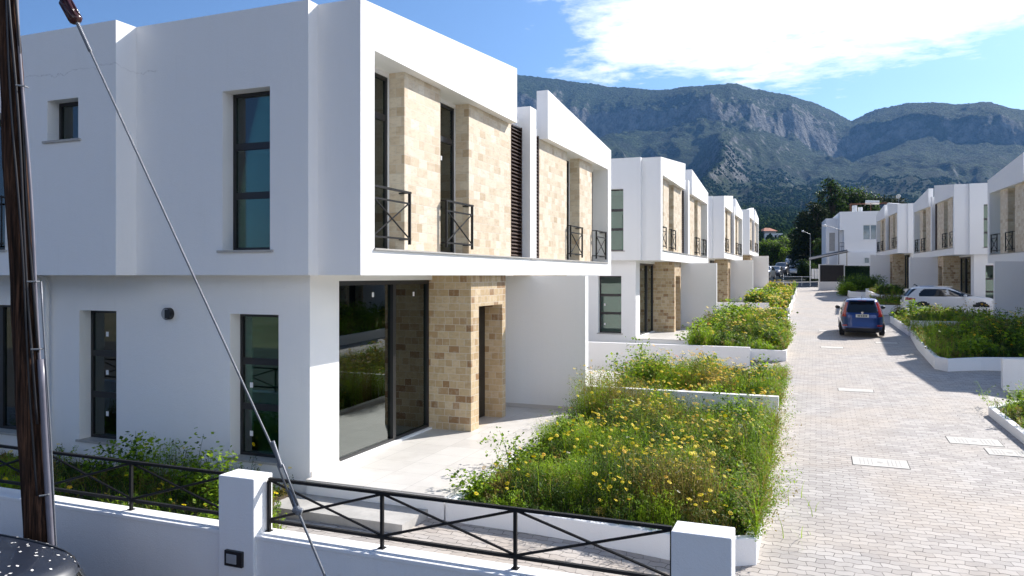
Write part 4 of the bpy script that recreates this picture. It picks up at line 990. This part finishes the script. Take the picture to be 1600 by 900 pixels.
b = car('parked_hatchback', [.17, .24, .40, .60, .78, .90, 1.00, 1.20, 1.36, 1.44, 1.49, 1.51],
    [.12, .03, .0, .02, .03, .05, .10, .24, .38, .46, .58, .90], [3.88, 3.96, 3.99, 3.97, 3.90, 3.60, 3.10, 2.72, 2.35, 2.12, 1.95, 1.6],
    [.76, .82, .845, .847, .84, .82, .785, .715, .655, .615, .55, .34], 4, M['blue'], blue_zones(), [(.745, .72), (-.745, .72), (.745, 3.25), (-.745, 3.25)], .295,
    'blue hatchback seen from behind, parked in the middle of the street', 'car', (bx, by, zs(by+1)), R(-1.0), corner=4.6, ns=112, nl=64, extras=blue_extra)
b.rotation_euler[0] = math.atan(.025)
# white SUV parked on the drive, seen from its side (its length runs away from the street)
def suv_zones(rwp=.36):
    def arch(x, y, z): return z < .80 and min(math.hypot(y-.86, z-.36), math.hypot(y-3.53, z-.36)) < .43 and abs(x) > .6
    def roofl(y): return 1.42
    def side(x, y, z):
        if abs(x) < .55 or not (1.04 < z < 1.44): return False
        t = (z-1.04)/.40; lo = .66+.30*t*t+.35*max(0, .25-t); hi = 3.02-1.02*t**1.25
        return lo < y < hi and not (1.98 < y < 2.05)
    def tail(x, y, z): return .84 < z < 1.0-.12*max(0, y-.1) and abs(x) > .48 and y < .55
    def rearwin(x, y, z): return 1.05 < z < 1.44 and y < .62 and abs(x) < .64
    def wind(x, y, z): return 1.06 < z < 1.47 and y > 2.15 and abs(x) < .80-.36*(z-1.06)/.41*.5 
    def head(x, y, z): return .70 < z < .86 and y > 4.0 and abs(x) > .5
    return [('wheel_arch', arch), ('tail_lamp', tail), ('window', side), ('rear_window', rearwin), ('windscreen', wind), ('headlight', head), ('trim', lambda x, y, z: z < .34)]
def suv_extra(root):
    mirror_parts(root, .90, 2.78, 1.08, M['wcar']); 
    for sd in (1, -1):
        m = MB(); m.path([(sd*.60, .75, 1.55), (sd*.61, 1.4, 1.575), (sd*.60, 2.3, 1.55)], .014); m.build('roof_rail', M['chrome'], root)
        for yy in (1.75, 2.75):
            m = MB(); m.box(sd*.905, sd*.925, yy-.10, yy+.06, .92, .945); m.build('door_handle', M['wcar'], root)
    m = MB(); m.path([(0, .75, 1.58), (0, .62, 1.66), (0, .55, 1.62)], [.03, .03, .01]); m.build('aerial_fin', M['black'], root)
    m = MB(); m.box(-.26, .26, -.03, -.012, .72, .84); m.build('number_plate', M['plate'], root)
SZ = dict(Z=[.22, .32, .50, .72, .88, 1.00, 1.08, 1.22, 1.38, 1.48, 1.54, 1.57], YR=[.14, .03, .0, .02, .06, .09, .14, .24, .36, .46, .70, 1.1],
          YF=[4.30, 4.42, 4.46, 4.42, 4.32, 4.02, 3.30, 2.95, 2.60, 2.35, 2.10, 1.8], WD=[.82, .88, .905, .91, .905, .89, .86, .80, .73, .68, .58, .36])
# the boundary wall hides its wheels' lower half; stands on the drive just beyond it
sx, sy = R2W(6.95, 45.25)
car('parked_suv', SZ['Z'], SZ['YR'], SZ['YF'], SZ['WD'], 4.4, M['wcar'], suv_zones(), [(.80, .86), (-.80, .86), (.80, 3.53), (-.80, 3.53)], .345,
    'white parked SUV seen from the side on a drive, behind a low white wall', 'car', (sx, sy, .80), PHI-math.pi/2, corner=4.6, ns=120, nl=60, extras=suv_extra)
# dark car right below the camera, only its petal-strewn roof in view
def petals(root):
    from mathutils.bvhtree import BVHTree
    body = [c for c in root.children if c.name.split('.')[0] == 'body'][0].data
    bvh = BVHTree.FromPolygons([v.co[:] for v in body.vertices], [p.vertices[:] for p in body.polygons])
    m = MB(); r_ = random.Random(3)
    for i in range(420):
        y = r_.uniform(.2, 3.2); x = r_.uniform(-.72, .72); hit = bvh.ray_cast(Vector((x, y, 3)), Vector((0, 0, -1)))
        if hit[0] is None: continue
        z = hit[0].z+.003; a = r_.random()*6.28; s = r_.uniform(.007, .019); u = hit[1].orthogonal().normalized(); w = hit[1].cross(u); o = hit[0]+hit[1]*.003
        if hit[1].z < 0: o = hit[0]-hit[1]*.003
        d1 = (u*math.cos(a)+w*math.sin(a))*s; d2 = (w*math.cos(a)-u*math.sin(a))*s*.65
        m.add([o+d1, o+d2, o-d1, o-d2], [(0,1,2,3)])
    m.build('fallen_petals', M['petal'], root)
    for sd in (1, -1):
        pts = []
        for y in np.linspace(.30, 3.1, 26):
            xx = .60
            while xx > .3:
                h_ = bvh.ray_cast(Vector((sd*xx, y, 3)), Vector((0, 0, -1)))[0]
                if h_ is not None and h_.z > 1.30: break
                xx -= .02
            if h_ is not None: pts.append((sd*xx, y, h_.z+.004))
        m = MB(); m.path(pts, .009, n=6); m.build('roof_trim', M['black'], root, smooth=True)
dk = car('dark_car', [.22, .32, .50, .72, .88, 1.00, 1.08, 1.22, 1.38, 1.48, 1.54, 1.57, 1.59], [.14, .03, .0, .02, .04, .07, .12, .18, .26, .33, .42, .62, .9], [4.30, 4.42, 4.46, 4.42, 4.32, 4.02, 3.70, 3.45, 3.2, 3.0, 2.9, 2.7, 2.5],
    [.82, .88, .905, .91, .905, .89, .86, .82, .78, .745, .70, .60, .40], 4.4, M['navy'], suv_zones(), [(.80, .86), (-.80, .86), (.80, 3.53), (-.80, 3.53)], .345,
    'dark blue car roof strewn with white petals in the bottom left corner', 'car', (-5.12, 3.86, -.86), math.pi/2, corner=4.2, ns=90, nl=70, extras=petals, crown=.012)
# cars parked beyond the end of the street
def far_car(px, py, d, rz, paint_, label, van=False, rise=1.0):
    x, y = at(px, d); 
    Z = [z*rise*(1.2 if van else 1) for z in SZ['Z']]; YR = SZ['YR'] if not van else [.1, .02, 0, 0, .01, .02, .03, .05, .08, .14, .3, .7]
    YF = [v*(.97) for v in SZ['YF']] if not van else [4.4, 4.5, 4.5, 4.45, 4.35, 4.1, 3.9, 3.7, 3.5, 3.35, 3.1, 2.6]
    k = 1.2 if van else 1; zn = [(n, (lambda f: lambda x_, y_, z_: f(x_, y_, z_/(k*rise)))(f)) for n, f in suv_zones()]
    return car('parked_van' if van else 'parked_car', Z, YR, YF, SZ['WD'], 4.4, paint_, zn, [(.80, .86), (-.80, .86), (.80, 3.53), (-.80, 3.53)], .33, label, 'van' if van else 'car',
               (x, y, zat(py, d)), rz, corner=4.6, ns=48, nl=26, group='vehicles parked beyond the end of the street')
far_car(1202, 436, 92, R(170), M['grey'], 'grey car leftmost of the vehicles beyond the street end, partly behind the last white wall')
far_car(1213.5, 434, 97, R(176), M['navy'], 'dark car second from the left beyond the street end', rise=.95)
far_car(1224, 431, 103, R(176), M['navy'], 'taller dark car third from the left beyond the street end', rise=1.15)
far_car(1232, 430, 108, R(186), M['wcar'], 'low white car between the dark cars and the van', rise=.85)
far_car(1243, 426, 112, R(195), M['wcar'], 'white van at the right end of the vehicles beyond the street', van=True)
far_car(1240, 417, 126, R(175), M['wcar'], 'white van parked farther back, only its roof in view', van=True)
far_car(1252, 415, 130, R(205), M['grey'], 'grey vehicle roof beyond the white vans', van=True)

# ------------------------------------------------------------------ trees
def crown(name, blobs, n, leaf, mats_, w, parent, seed=1, up=.2, drop=0):
    r2 = np.random.default_rng(seed); B = np.array(blobs, float); vol = (B[:, 3]*B[:, 4]*B[:, 5])**.75; idx = r2.choice(len(B), n, p=vol/vol.sum())
    # secondary clumps inside each blob, so that the outline is uneven and gaps show
    K = 60; cl = r2.normal(0, 1, (len(B), K, 3)); cl /= np.linalg.norm(cl, axis=2)[..., None]; cl *= r2.uniform(.45, 1.0, (len(B), K, 1))
    ci = r2.integers(0, K, n); c = B[idx, :3]+(cl[idx, ci]+r2.normal(0, .20, (n, 3)))*B[idx, 3:6]
    if drop: c[:, 2] -= np.abs(r2.normal(0, drop, n))
    V, F_ = leaf_quads(c, leaf, up, .62, r2); mi = r2.choice(len(mats_), n, p=w); hi = r2.random((len(B), K))[idx, ci]; mi = np.where(hi > .80, len(mats_)-1, mi)
    return mesh_np(name, V, F_, mats_, mi, parent=parent)
def tree(name, x, y, z, hgt, rad, n, leaf, mats_, label, cat='tree', shape='round', seed=1, group=None, trunk=.2, w=None):
    root = empty(name, (x, y, z), label=label, cat=cat, group=group); r_ = random.Random(seed); blobs = []; m = MB()
    th = hgt*(.22 if shape != 'bush' else .05); top = Vector((r_.uniform(-.3, .3), r_.uniform(-.3, .3), hgt*.8))
    m.path([(0, 0, -.4), (0, 0, th), (top.x*.5, top.y*.5, hgt*.5), tuple(top)], [trunk, trunk*.8, trunk*.45, trunk*.1], n=8)
    nb = dict(cone=16, round=18, tall=26, bush=9)[shape]
    for i in range(nb):
        q = (i+.5)/nb; a = i*2.4+r_.random()
        if shape == 'cone': hz = th+(hgt-th)*q; rr = rad*(1-q)**.75; s = rad*(.42*(1-q)+.12); of = rr*.62
        elif shape == 'tall': hz = th*.6+(hgt-th*.6)*q; rr = rad*math.sin(math.pi*min(1, .18+q*.80))**.7; s = rad*.50*(1.15-q*.5); of = rr*.66
        elif shape == 'bush': hz = hgt*.5*r_.uniform(.6, 1.3); s = rad*.48; of = rad*.58*math.sqrt(r_.random())
        else: hz = hgt*(.38+.52*q); rr = rad*math.sin(math.pi*(.22+.66*q)); s = rad*.46; of = rr*.70
        px_, py_ = math.cos(a)*of, math.sin(a)*of; s *= r_.uniform(.8, 1.25)
        blobs.append((px_, py_, hz, s, s, s*(.75 if shape != 'bush' else .8)))
        if shape != 'bush' or i < 3: m.path([(top.x*.4*q, top.y*.4*q, th+(hz-th)*.55), (px_*.6, py_*.6, hz-.1*s), (px_, py_, hz)], [trunk*.3, trunk*.2, trunk*.07], n=6)
    m.build('trunk', M['bark'], root, smooth=True)
    crown('crown', blobs, n, leaf, mats_, w or [.6, .4], root, seed)
    return root
for a in ('con', 'con2', 'oliv'): M[a].node_tree.nodes['Principled BSDF'].inputs['Specular IOR Level'].default_value = .05
CON = [M['con'], M['con2']]; OLV = [M['oliv'], M['g2']]; DK = [M['con'], M['g3']]
def far_tree(px, pyb, pyt, wpx, d, shape, mats_, label, seed, n=5200, leaf=.42, name='dark_cypress', cat='tree', group='trees beyond the street', w=None):
    x, y = at(px, d); zb = zat(pyb, d); h = (pyb-pyt)/F*d; rad = wpx/F*d/2; n = int(n*2.2); leaf = leaf*.62
    return tree(name, x, y, zb, h, rad, n, leaf, mats_, label, cat, shape, seed, group, trunk=.03*h+.08, w=w)
far_tree(1272, 455, 322, 70, 108, 'tall', CON, 'tall dark evergreen tree in front of the mountain, left in the dark clump', 11, 8500, .55)
far_tree(1257, 452, 334, 44, 112, 'tall', CON, 'narrow dark evergreen at the left edge of the dark clump', 12, 6500, .5)
far_tree(1300, 450, 285, 66, 118, 'tall', DK, 'tallest dark evergreen in the clump, its tip above the others', 43, 8000, .58)
far_tree(1338, 440, 288, 84, 124, 'round', DK, 'broad dark evergreen crown behind the flat-roofed white building', 14, 7500, .6)
far_tree(1380, 430, 303, 84, 132, 'round', CON, 'low dark evergreen crown behind the satellite dishes', 15, 6000, .6)
far_tree(1262, 455, 395, 46, 98, 'bush', [M['con2'], M['g3']], 'green shrub at the foot of the dark evergreens', 16, 4200, .35, 'roadside_shrub', 'shrub')
far_tree(1290, 452, 372, 40, 101, 'round', [M['con2'], M['g3']], 'mid green tree below the dark evergreens', 17, 4200, .4, 'broadleaf_tree')
far_tree(1204, 430, 377, 52, 140, 'round', OLV, 'olive-green tree above the parked cars, next to the last white house', 18, 5200, .55, 'olive_tree')
far_tree(1232, 428, 373, 48, 150, 'round', OLV, 'olive-green tree above the white van', 19, 5200, .55, 'olive_tree')
far_tree(1250, 425, 352, 40, 170, 'round', DK, 'dark tree right of the red-roofed far house', 20, 4200, .6, 'broadleaf_tree')
far_tree(1216, 420, 379, 60, 175, 'round', OLV, 'pale olive tree behind the two roadside ones', 21, 4200, .6, 'olive_tree')
far_tree(1186, 425, 378, 40, 150, 'round', DK, 'dark tree peeping out beside the last white house', 22, 3500, .55, 'broadleaf_tree')
far_tree(1357, 435, 296, 70, 138, 'round', DK, 'dark evergreen crown filling the gap behind the solar water heater', 44, 7000, .6)
far_tree(1347, 459, 427, 70, 63, 'bush', [M['g3'], M['g2']], 'large dark green rounded bush in the far right bed', 23, 6000, .20, 'garden_bush', 'shrub', group='bushes in the far right bed')
far_tree(1322, 464, 439, 32, 61, 'bush', [M['g2'], M['g1']], 'lighter green bush at the street end of the far right bed', 24, 3000, .18, 'garden_bush', 'shrub', group='bushes in the far right bed')

# wooded lower slopes: one mass of small rounded trees
FM = [leafmat('wood_dark', (.016, .032, .012), .0), leafmat('wood_mid', (.036, .060, .020), .0), leafmat('wood_olive', (.070, .088, .034), .0)]
for a in FM: a.node_tree.nodes['Principled BSDF'].inputs['Specular IOR Level'].default_value = 0; a.node_tree.nodes['Principled BSDF'].inputs['Roughness'].default_value = 1
HB = math.atan((1203-800)/F)-TH
def forest():
    n = 62000; r_ = 190*np.exp(rng.random(n)**.62*math.log(2900/190)); b = rng.uniform(-.32, .24, n); x = r_*np.sin(b); y = r_*np.cos(b)
    keep = fbm(x/60+3, y/60, 4, .6)+rng.normal(0, .07, n) > .40+.14*np.clip((r_-900)/2000, 0, 1); keep &= ~((np.abs(b-HB) < .022) & (r_ > 215) & (r_ < 345)); x, y, r_ = x[keep], y[keep], r_[keep]; n = len(x); z = terr_h(x, y)
    ico = bmesh.new(); bmesh.ops.create_icosphere(ico, subdivisions=1, radius=1); v0 = np.array([v.co[:] for v in ico.verts]); f0 = np.array([[v.index for v in f.verts] for f in ico.faces]); ico.free()
    s = rng.uniform(.9, 2.6, n)*(1+r_/2600); nv = len(v0)
    V = v0[None]*s[:, None, None]*rng.uniform(.62, 1.3, (n, nv, 1)); V[..., 2] *= rng.uniform(.7, 1.3, n)[:, None]; V += np.stack([x, y, z+s*.35], -1)[:, None]
    Fc = (f0[None]+np.arange(n)[:, None, None]*nv).reshape(-1, 3); mi = np.repeat(rng.choice(3, n, p=[.62, .28, .10]), len(f0))
    tag(mesh_np('hillside_wood', V.reshape(-1, 3), Fc, FM, mi), 'dark green wood and scrub covering the lower mountain slopes', 'wood', kind='stuff')
forest()

# ------------------------------------------------------------------ older white building, fences and lamps at the far right end
def far_building():
    d0 = 84.0; x0, y0 = at(1312, d0); x1, y1 = at(1385, d0+1); rz = PHI
    zb = 1.7; root = empty('villa', (x0, y0, zb), rz, label='older flat-roofed white two-storey building with a double window, at the right beyond the street', cat='house')
    W_ = 9.0; top = zat(331, d0)-zb; led = zat(393, d0)-zb
    fw = (-math.sin(TH), math.cos(TH)); rt = (math.cos(TH), math.sin(TH)); dr = (math.cos(rz), math.sin(rz))
    def X(px):
        u = (px-800)/F; return (u*(x0*fw[0]+y0*fw[1])-(x0*rt[0]+y0*rt[1]))/((dr[0]*rt[0]+dr[1]*rt[1])-u*(dr[0]*fw[0]+dr[1]*fw[1]))
    ops = [('+', 0, W_, 0, 9, led, top), ('-', .2, W_-.2, .2, 8.8, top-.5, top+.1), ('+', 1.0, W_, -.0, 9, -1, led), ('+', X(1350)-2.7, W_, -.35, 0, -1, led-.12), ('+', -1.25, 0, 2.2, 9, -1, top-.55),
           ('-', X(1348.5), X(1371.5), -.01, .25, zat(375, d0)-zb, zat(352, d0)-zb), ('-', X(1350.5), X(1357), -.36, -.1, zat(411, d0)-zb, zat(403.5, d0)-zb),
           ('-', -.01, .45, -.01, 2.2, led, led+2.35), ('-', -.9, -.3, 2.19, 2.5, led+.1, led+2.2)]
    csg('wall', ops, M['stucco'], root)
    m = MB(); a, b, c, d = X(1348.5), X(1371.5), zat(375, d0)-zb, zat(352, d0)-zb
    m.box(a, b, .12, .20, c, c+.06, 0); m.box(a, b, .12, .20, d-.06, d, 0); m.box(a, a+.06, .12, .2, c, d, 0); m.box(b-.06, b, .12, .2, c, d, 0); m.box((a+b)/2-.05, (a+b)/2+.05, .12, .2, c, d, 0)
    w = m.build('window', M['white'], root); m = MB(); m.box(a+.05, b-.05, .15, .17, c+.05, d-.05); m.build('pane', M['cglass2'], w)
    m = MB(); m.box(a-.12, b+.12, -.10, .02, c-.12, c-.002); m.build('window_sill', M['stucco'], root)
    m = MB(); a, b, c, d = X(1350.5), X(1357), zat(411, d0)-zb, zat(403.5, d0)-zb; m.box(a, b, -.2, -.15, c, d); m.build('window', M['cglass2'], root)
    m = MB(); m.box(a-.1, b+.1, -.40, -.352, c-.1, c-.02); m.box(a-.1, b+.1, -.40, -.352, d+.02, d+.1); m.box(a-.1, a-.02, -.40, -.352, c-.02, d+.02); m.box(b+.02, b+.1, -.40, -.352, c-.02, d+.02); m.build('window_surround', M['white'], root)
    m = MB(); m.box(-.9, -.3, 2.3, 2.35, led+.1, led+2.2); m.build('balcony_door', M['sill'], root)
    m = MB()
    for z in (.95, .55): m.box(-.02, .45, -.03, 0, led+z, led+z+.04)
    for xx in (0, .2, .42): m.box(xx, xx+.03, -.03, 0, led, led+.95)
    m.build('balcony_railing', M['iron'], root)
    # solar water heater and odds and ends on the roof
    r2 = empty('solar_water_heater', (x0+math.cos(rz)*1.2, y0+math.sin(rz)*1.2+1.2, zb+top), rz, label='rusty white solar water heater tank and panels on the flat roof', cat='water heater')
    m = MB(); m.tube((.35, 0, 0), (.35, 0, .75), .26, n=16); m.tube((.95, .2, 0), (.95, .2, .55), .24, n=16); m.build('tank', M['white'], r2, smooth=False)
    m = MB()
    for q in ((.0, 0), (.0, .9), (2.0, 0), (3.9, 0), (3.9, .9)): m.box(q[0]-.03, q[0]+.03, q[1]-.03, q[1]+.03, 0, .95)
    m.box(-.1, 4.0, -.04, .04, .93, .99); m.box(-.1, 4.0, .86, .94, .93, .99); m.build('stand', M['rust'], r2)
    m = MB(); m.tube((1.5, .4, 1.12), (2.9, .4, 1.05), .2, n=14); m.build('roof_tank', M['white'], r2)
    m = MB(); m.add([(3.0, -.2, .2), (5.0, -.2, .2), (5.0, 1.0, 1.0), (3.0, 1.0, 1.0), (3.0, -.2, .14), (5.0, -.2, .14), (5.0, 1.0, .94), (3.0, 1.0, .94)], [(0,1,2,3), (7,6,5,4), (0,4,5,1), (1,5,6,2), (2,6,7,3), (3,7,4,0)]); m.build('solar_panel', M['cglass'], r2)
    return root
M['cglass2'] = mat('net_curtained_glass', (.18, .24, .26), .12, spec=.8, var=.3, vscale=2)
far_building()
def dish(px, py, d, r, label, zb):
    x, y = at(px, d); z = zat(py, d); root = empty('satellite_dish', (x, y, zb), label=label, cat='satellite dish', group='satellite dishes on the roofs'); h = z-zb
    m = MB(); rings = 6; n = 20; V = []; ax = Vector((-.45, -.85, .28)).normalized(); u = ax.cross(Vector((0,0,1))).normalized(); w = ax.cross(u)
    for th in (0, .025):
        for i in range(rings+1):
            q = i/rings
            for k in range(n):
                a = 2*math.pi*k/n; p = Vector((0,0,h))+(u*math.cos(a)+w*math.sin(a))*r*q*1.0+ax*(r*.28*q*q-th); V.append(tuple(p))
    fs = []; B_ = (rings+1)*n
    for i in range(rings):
        for k in range(n):
            j = (k+1) % n; fs.append((i*n+k, i*n+j, (i+1)*n+j, (i+1)*n+k)); fs.append((B_+i*n+j, B_+i*n+k, B_+(i+1)*n+k, B_+(i+1)*n+j))
    for k in range(n): j = (k+1) % n; fs.append((rings*n+k, rings*n+j, B_+rings*n+j, B_+rings*n+k))
    m.add(V, fs); m.build('dish', M['plate'], root, smooth=True, fix=False)
    m = MB(); m.tube((0, 0, 0), tuple(Vector((0,0,h))-ax*.1), .03, n=8); m.build('mast', M['metal'], root)
    m = MB(); p0 = Vector((0,0,h))-w*(-r*.9); m.tube(tuple(Vector((0,0,h))-u*0+w*r*.95+ax*.2*r), tuple(Vector((0,0,h))+ax*r*.9), .015, n=6); m.tube(tuple(Vector((0,0,h))+ax*r*.85), tuple(Vector((0,0,h))+ax*r*1.0), .04, n=8); m.build('receiver', M['metal'], root)
dish(1404, 307, 76, .24*1.0, 'highest round satellite dish, standing above the farthest right white house', zat(322, 76)-.3)
dish(1389, 320, 80, .24, 'middle satellite dish, beside the parapet of the farthest right white house', zat(331, 80)-.3)
dish(1381.5, 326.5, 82, .22, 'lowest satellite dish, nearest the water heater on the flat roof', zat(333, 82)-.3)

# black screened fence panel in a white frame, hedge panel and awning beside it
d0 = 70; xa, ya = at(1280, d0); xb, yb = at(1320, d0+.6); rz = math.atan2(yb-ya, xb-xa); Wp = math.hypot(xb-xa, yb-ya); zb_ = zat(452, d0)
r = empty('screened_fence', (xa, ya, zb_), rz, label='black board screen in a white frame on a low white wall at the street end', cat='fence')
hh_ = (452-413)/F*d0; m = MB(); m.box(0, Wp, 0, .18, -.8, hh_*.30); m.build('base_wall', M['stucco'], r)
m = MB(); m.box(0, .09, 0, .1, hh_*.30, hh_); m.box(Wp-.09, Wp, 0, .1, hh_*.30, hh_); m.box(.09, Wp-.09, 0, .1, hh_-.07, hh_); m.build('frame', M['white'], r)
m = MB(); m.box(.09, Wp-.09, .03, .07, hh_*.30+.01, hh_-.07); m.build('screen', M['screen'], r)
xc, yc = at(1321, d0+1.0); xd_, yd_ = at(1366, d0+2.2); 
r = empty('hedge_panel', (xc, yc, zb_), math.atan2(yd_-yc, xd_-xc), label='dark green artificial hedge panel right of the black screen, below the small window', cat='fence')
Wh = math.hypot(xd_-xc, yd_-yc); hh2 = (452-415)/F*d0
m = MB(); m.box(0, Wh, .05, .12, -.3, hh2); m.build('panel', M['hedgeg'], r)
c = np.stack([rng.uniform(0, Wh, 5000), rng.normal(.02, .02, 5000), rng.uniform(0, hh2, 5000)], -1); V, F_ = leaf_quads(c, .12, .3, .5); o = mesh_np('foliage', V, F_, [M['hedgeg']]); o.parent = r
d1 = 78; xa, ya = at(1264, d1); xb, yb = at(1325, d1+1); za, zb2 = zat(407, d1), zat(394, d1)
r = empty('awning', (xa, ya, za), 0, label='long dark sloping awning on thin posts left of the older white building', cat='awning')
m = MB(); dx, dy, dz = xb-xa, yb-ya, zb2-za
m.add([(0,0,0), (dx,dy,dz), (dx,dy+3,dz+.3), (0,3,.3), (0,0,.08), (dx,dy,dz+.10), (dx,dy+3,dz+.4), (0,3,.4)], [(0,3,2,1), (4,5,6,7), (0,1,5,4), (1,2,6,5), (2,3,7,6), (3,0,4,7)]); m.build('canopy', M['screen'], r)
for k in (.03, .5, .97):
    m = MB(); m.box(dx*k-.04, dx*k+.04, dy*k+.05, dy*k+.13, 1.0-za, dz*k); m.build('post', M['white'] if k < .9 else M['stonepost'], r)
for i, px_ in enumerate((1270, 1274.5, 1278.5)):
    x, y = at(px_, 77); m = MB(); m.tube((0, 0, 0), (0, 0, 1.0), .13, n=12); o = m.build('white_drum', M['white']); o.location = (x, y, zat(434, 77)-.1)
    tag(o, ('leftmost', 'middle', 'rightmost')[i]+' of the three upright white drums beside the black screen', 'drum', 'white drums beside the screen')
# barrier: white pipe on low posts across the end of the street
xa, ya = at(1224, 81); xb, yb = at(1282, 80); r = empty('pipe_barrier', (xa, ya, zs(ya)), 0, label='thin white pipe barrier lying across the end of the street', cat='barrier')
zt = zat(432, 80)-zs(ya); m = MB(); m.tube((0, 0, zt), (xb-xa, yb-ya, zt-.05), .03, n=8); m.build('pipe', M['white'], r)
for k in (.0, .5, 1): 
    m = MB(); m.tube(((xb-xa)*k, (yb-ya)*k, -.3), ((xb-xa)*k, (yb-ya)*k, zt-.02), .025, n=8); m.build('post', M['white'], r)
# street lamps
def lamp(px, pyt, pyb, arm, d, label):
    x, y = at(px, d); z = zat(pyb, d); h = (pyb-pyt)/F*d; a = arm/F*d; r = empty('street_lamp', (x, y, z), TH, label=label, cat='street lamp', group='street lamps')
    m = MB(); m.path([(0, 0, 0), (0, 0, h)], [.06, .04], n=8); m.build('pole', M['metal'], r)
    m = MB(); m.path([(0, 0, h-.03), (a*.5, 0, h+.18), (a, 0, h+.28)], .028, n=6); m.build('arm', M['metal'], r)
    m = MB(); m.path([(a*.98, 0, h+.27), (a*1.1, 0, h+.34), (a*1.35, 0, h+.36)], [.05, .12, .05], n=8); m.build('lamp_head', M['white'], r, smooth=True)
lamp(1310.5, 358, 452, -19, 72, 'white street lamp with a long arm, in front of the older white building')
lamp(1266, 366, 452, -10, 86, 'street lamp with a short arm in front of the dark evergreens')
# red-roofed house on the lower slope
d = 330; x, y = at(1203, d+.0); z = float(terr_h(np.array([x]), np.array([y]))[0])
zt_ = zat(357, d); zf = zat(371, d)-1
r = empty('villa', (x, y, zf), TH+.15, label='far white and pink house with a red tiled roof on the lower slope', cat='house', group=None)
m = MB(); m.box(-4.0, 4.4, -3, 3, min(z-zf-2, -3), (zt_-zf)*.55); m.build('wall', M['white'], r)
m = MB(); h0 = (zt_-zf)*.55; m.box(-4.2, 1.2, -3.2, 2.5, h0, h0+.9); m.build('upper_wall', M['roofwall'] if 'roofwall' in M else M['sill'], r)
m = MB(); h1 = h0+.9; m.add([(-4.8, -3.7, h1), (1.8, -3.7, h1), (1.8, 3.2, h1), (-4.8, 3.2, h1), (-2.6, -.3, h1+1.5), (-.3, -.3, h1+1.5)], [(0,3,2,1), (0,1,5,4), (1,2,5), (2,3,4,5), (3,0,4)]); m.build('roof', M['roof'], r)
for k in (-3, -1.2, .6, 2.4):
    m = MB(); m.box(k, k+.9, -3.05, -2.98, h0-2.2, h0-.8); m.build('window', M['cglass'], r)
# big stray weeds and cracks on the paving by the nearest bed
g = Green(); P = np.array([(-.42+rng.random()*.5, y_, zs(y_)+.0) for y_ in rng.uniform(9.2, 12.0, 12)]); h_ = rng.uniform(.08, .40, 12); V, F_, tp = strips(P, h_, h_*rng.uniform(.4, 1.2, 12), .012, 4); g.put(V, F_, 0)
tag(g.build('grass_tufts', [M['g1'], M['g4']]), 'sparse grass blades growing from the paving beside the nearest bed', 'grass', kind='stuff')

# ------------------------------------------------------------------ the air between here and the mountains
hz = bpy.data.materials.new('valley_haze'); hz.use_nodes = True; nt = hz.node_tree; nt.nodes.clear()
pv = nt.nodes.new('ShaderNodeVolumePrincipled'); pv.inputs['Color'].default_value = (.22, .50, 1.0, 1); pv.inputs['Density'].default_value = 6.8e-5; pv.inputs['Anisotropy'].default_value = 0
ou = nt.nodes.new('ShaderNodeOutputMaterial'); nt.links.new(pv.outputs[0], ou.inputs['Volume'])
m = MB(); m.box(-7500, 7500, -7500, 7500, -40, 1700); tag(m.build('haze', hz), 'thin blue haze between the street and the mountains', 'haze', kind='stuff')
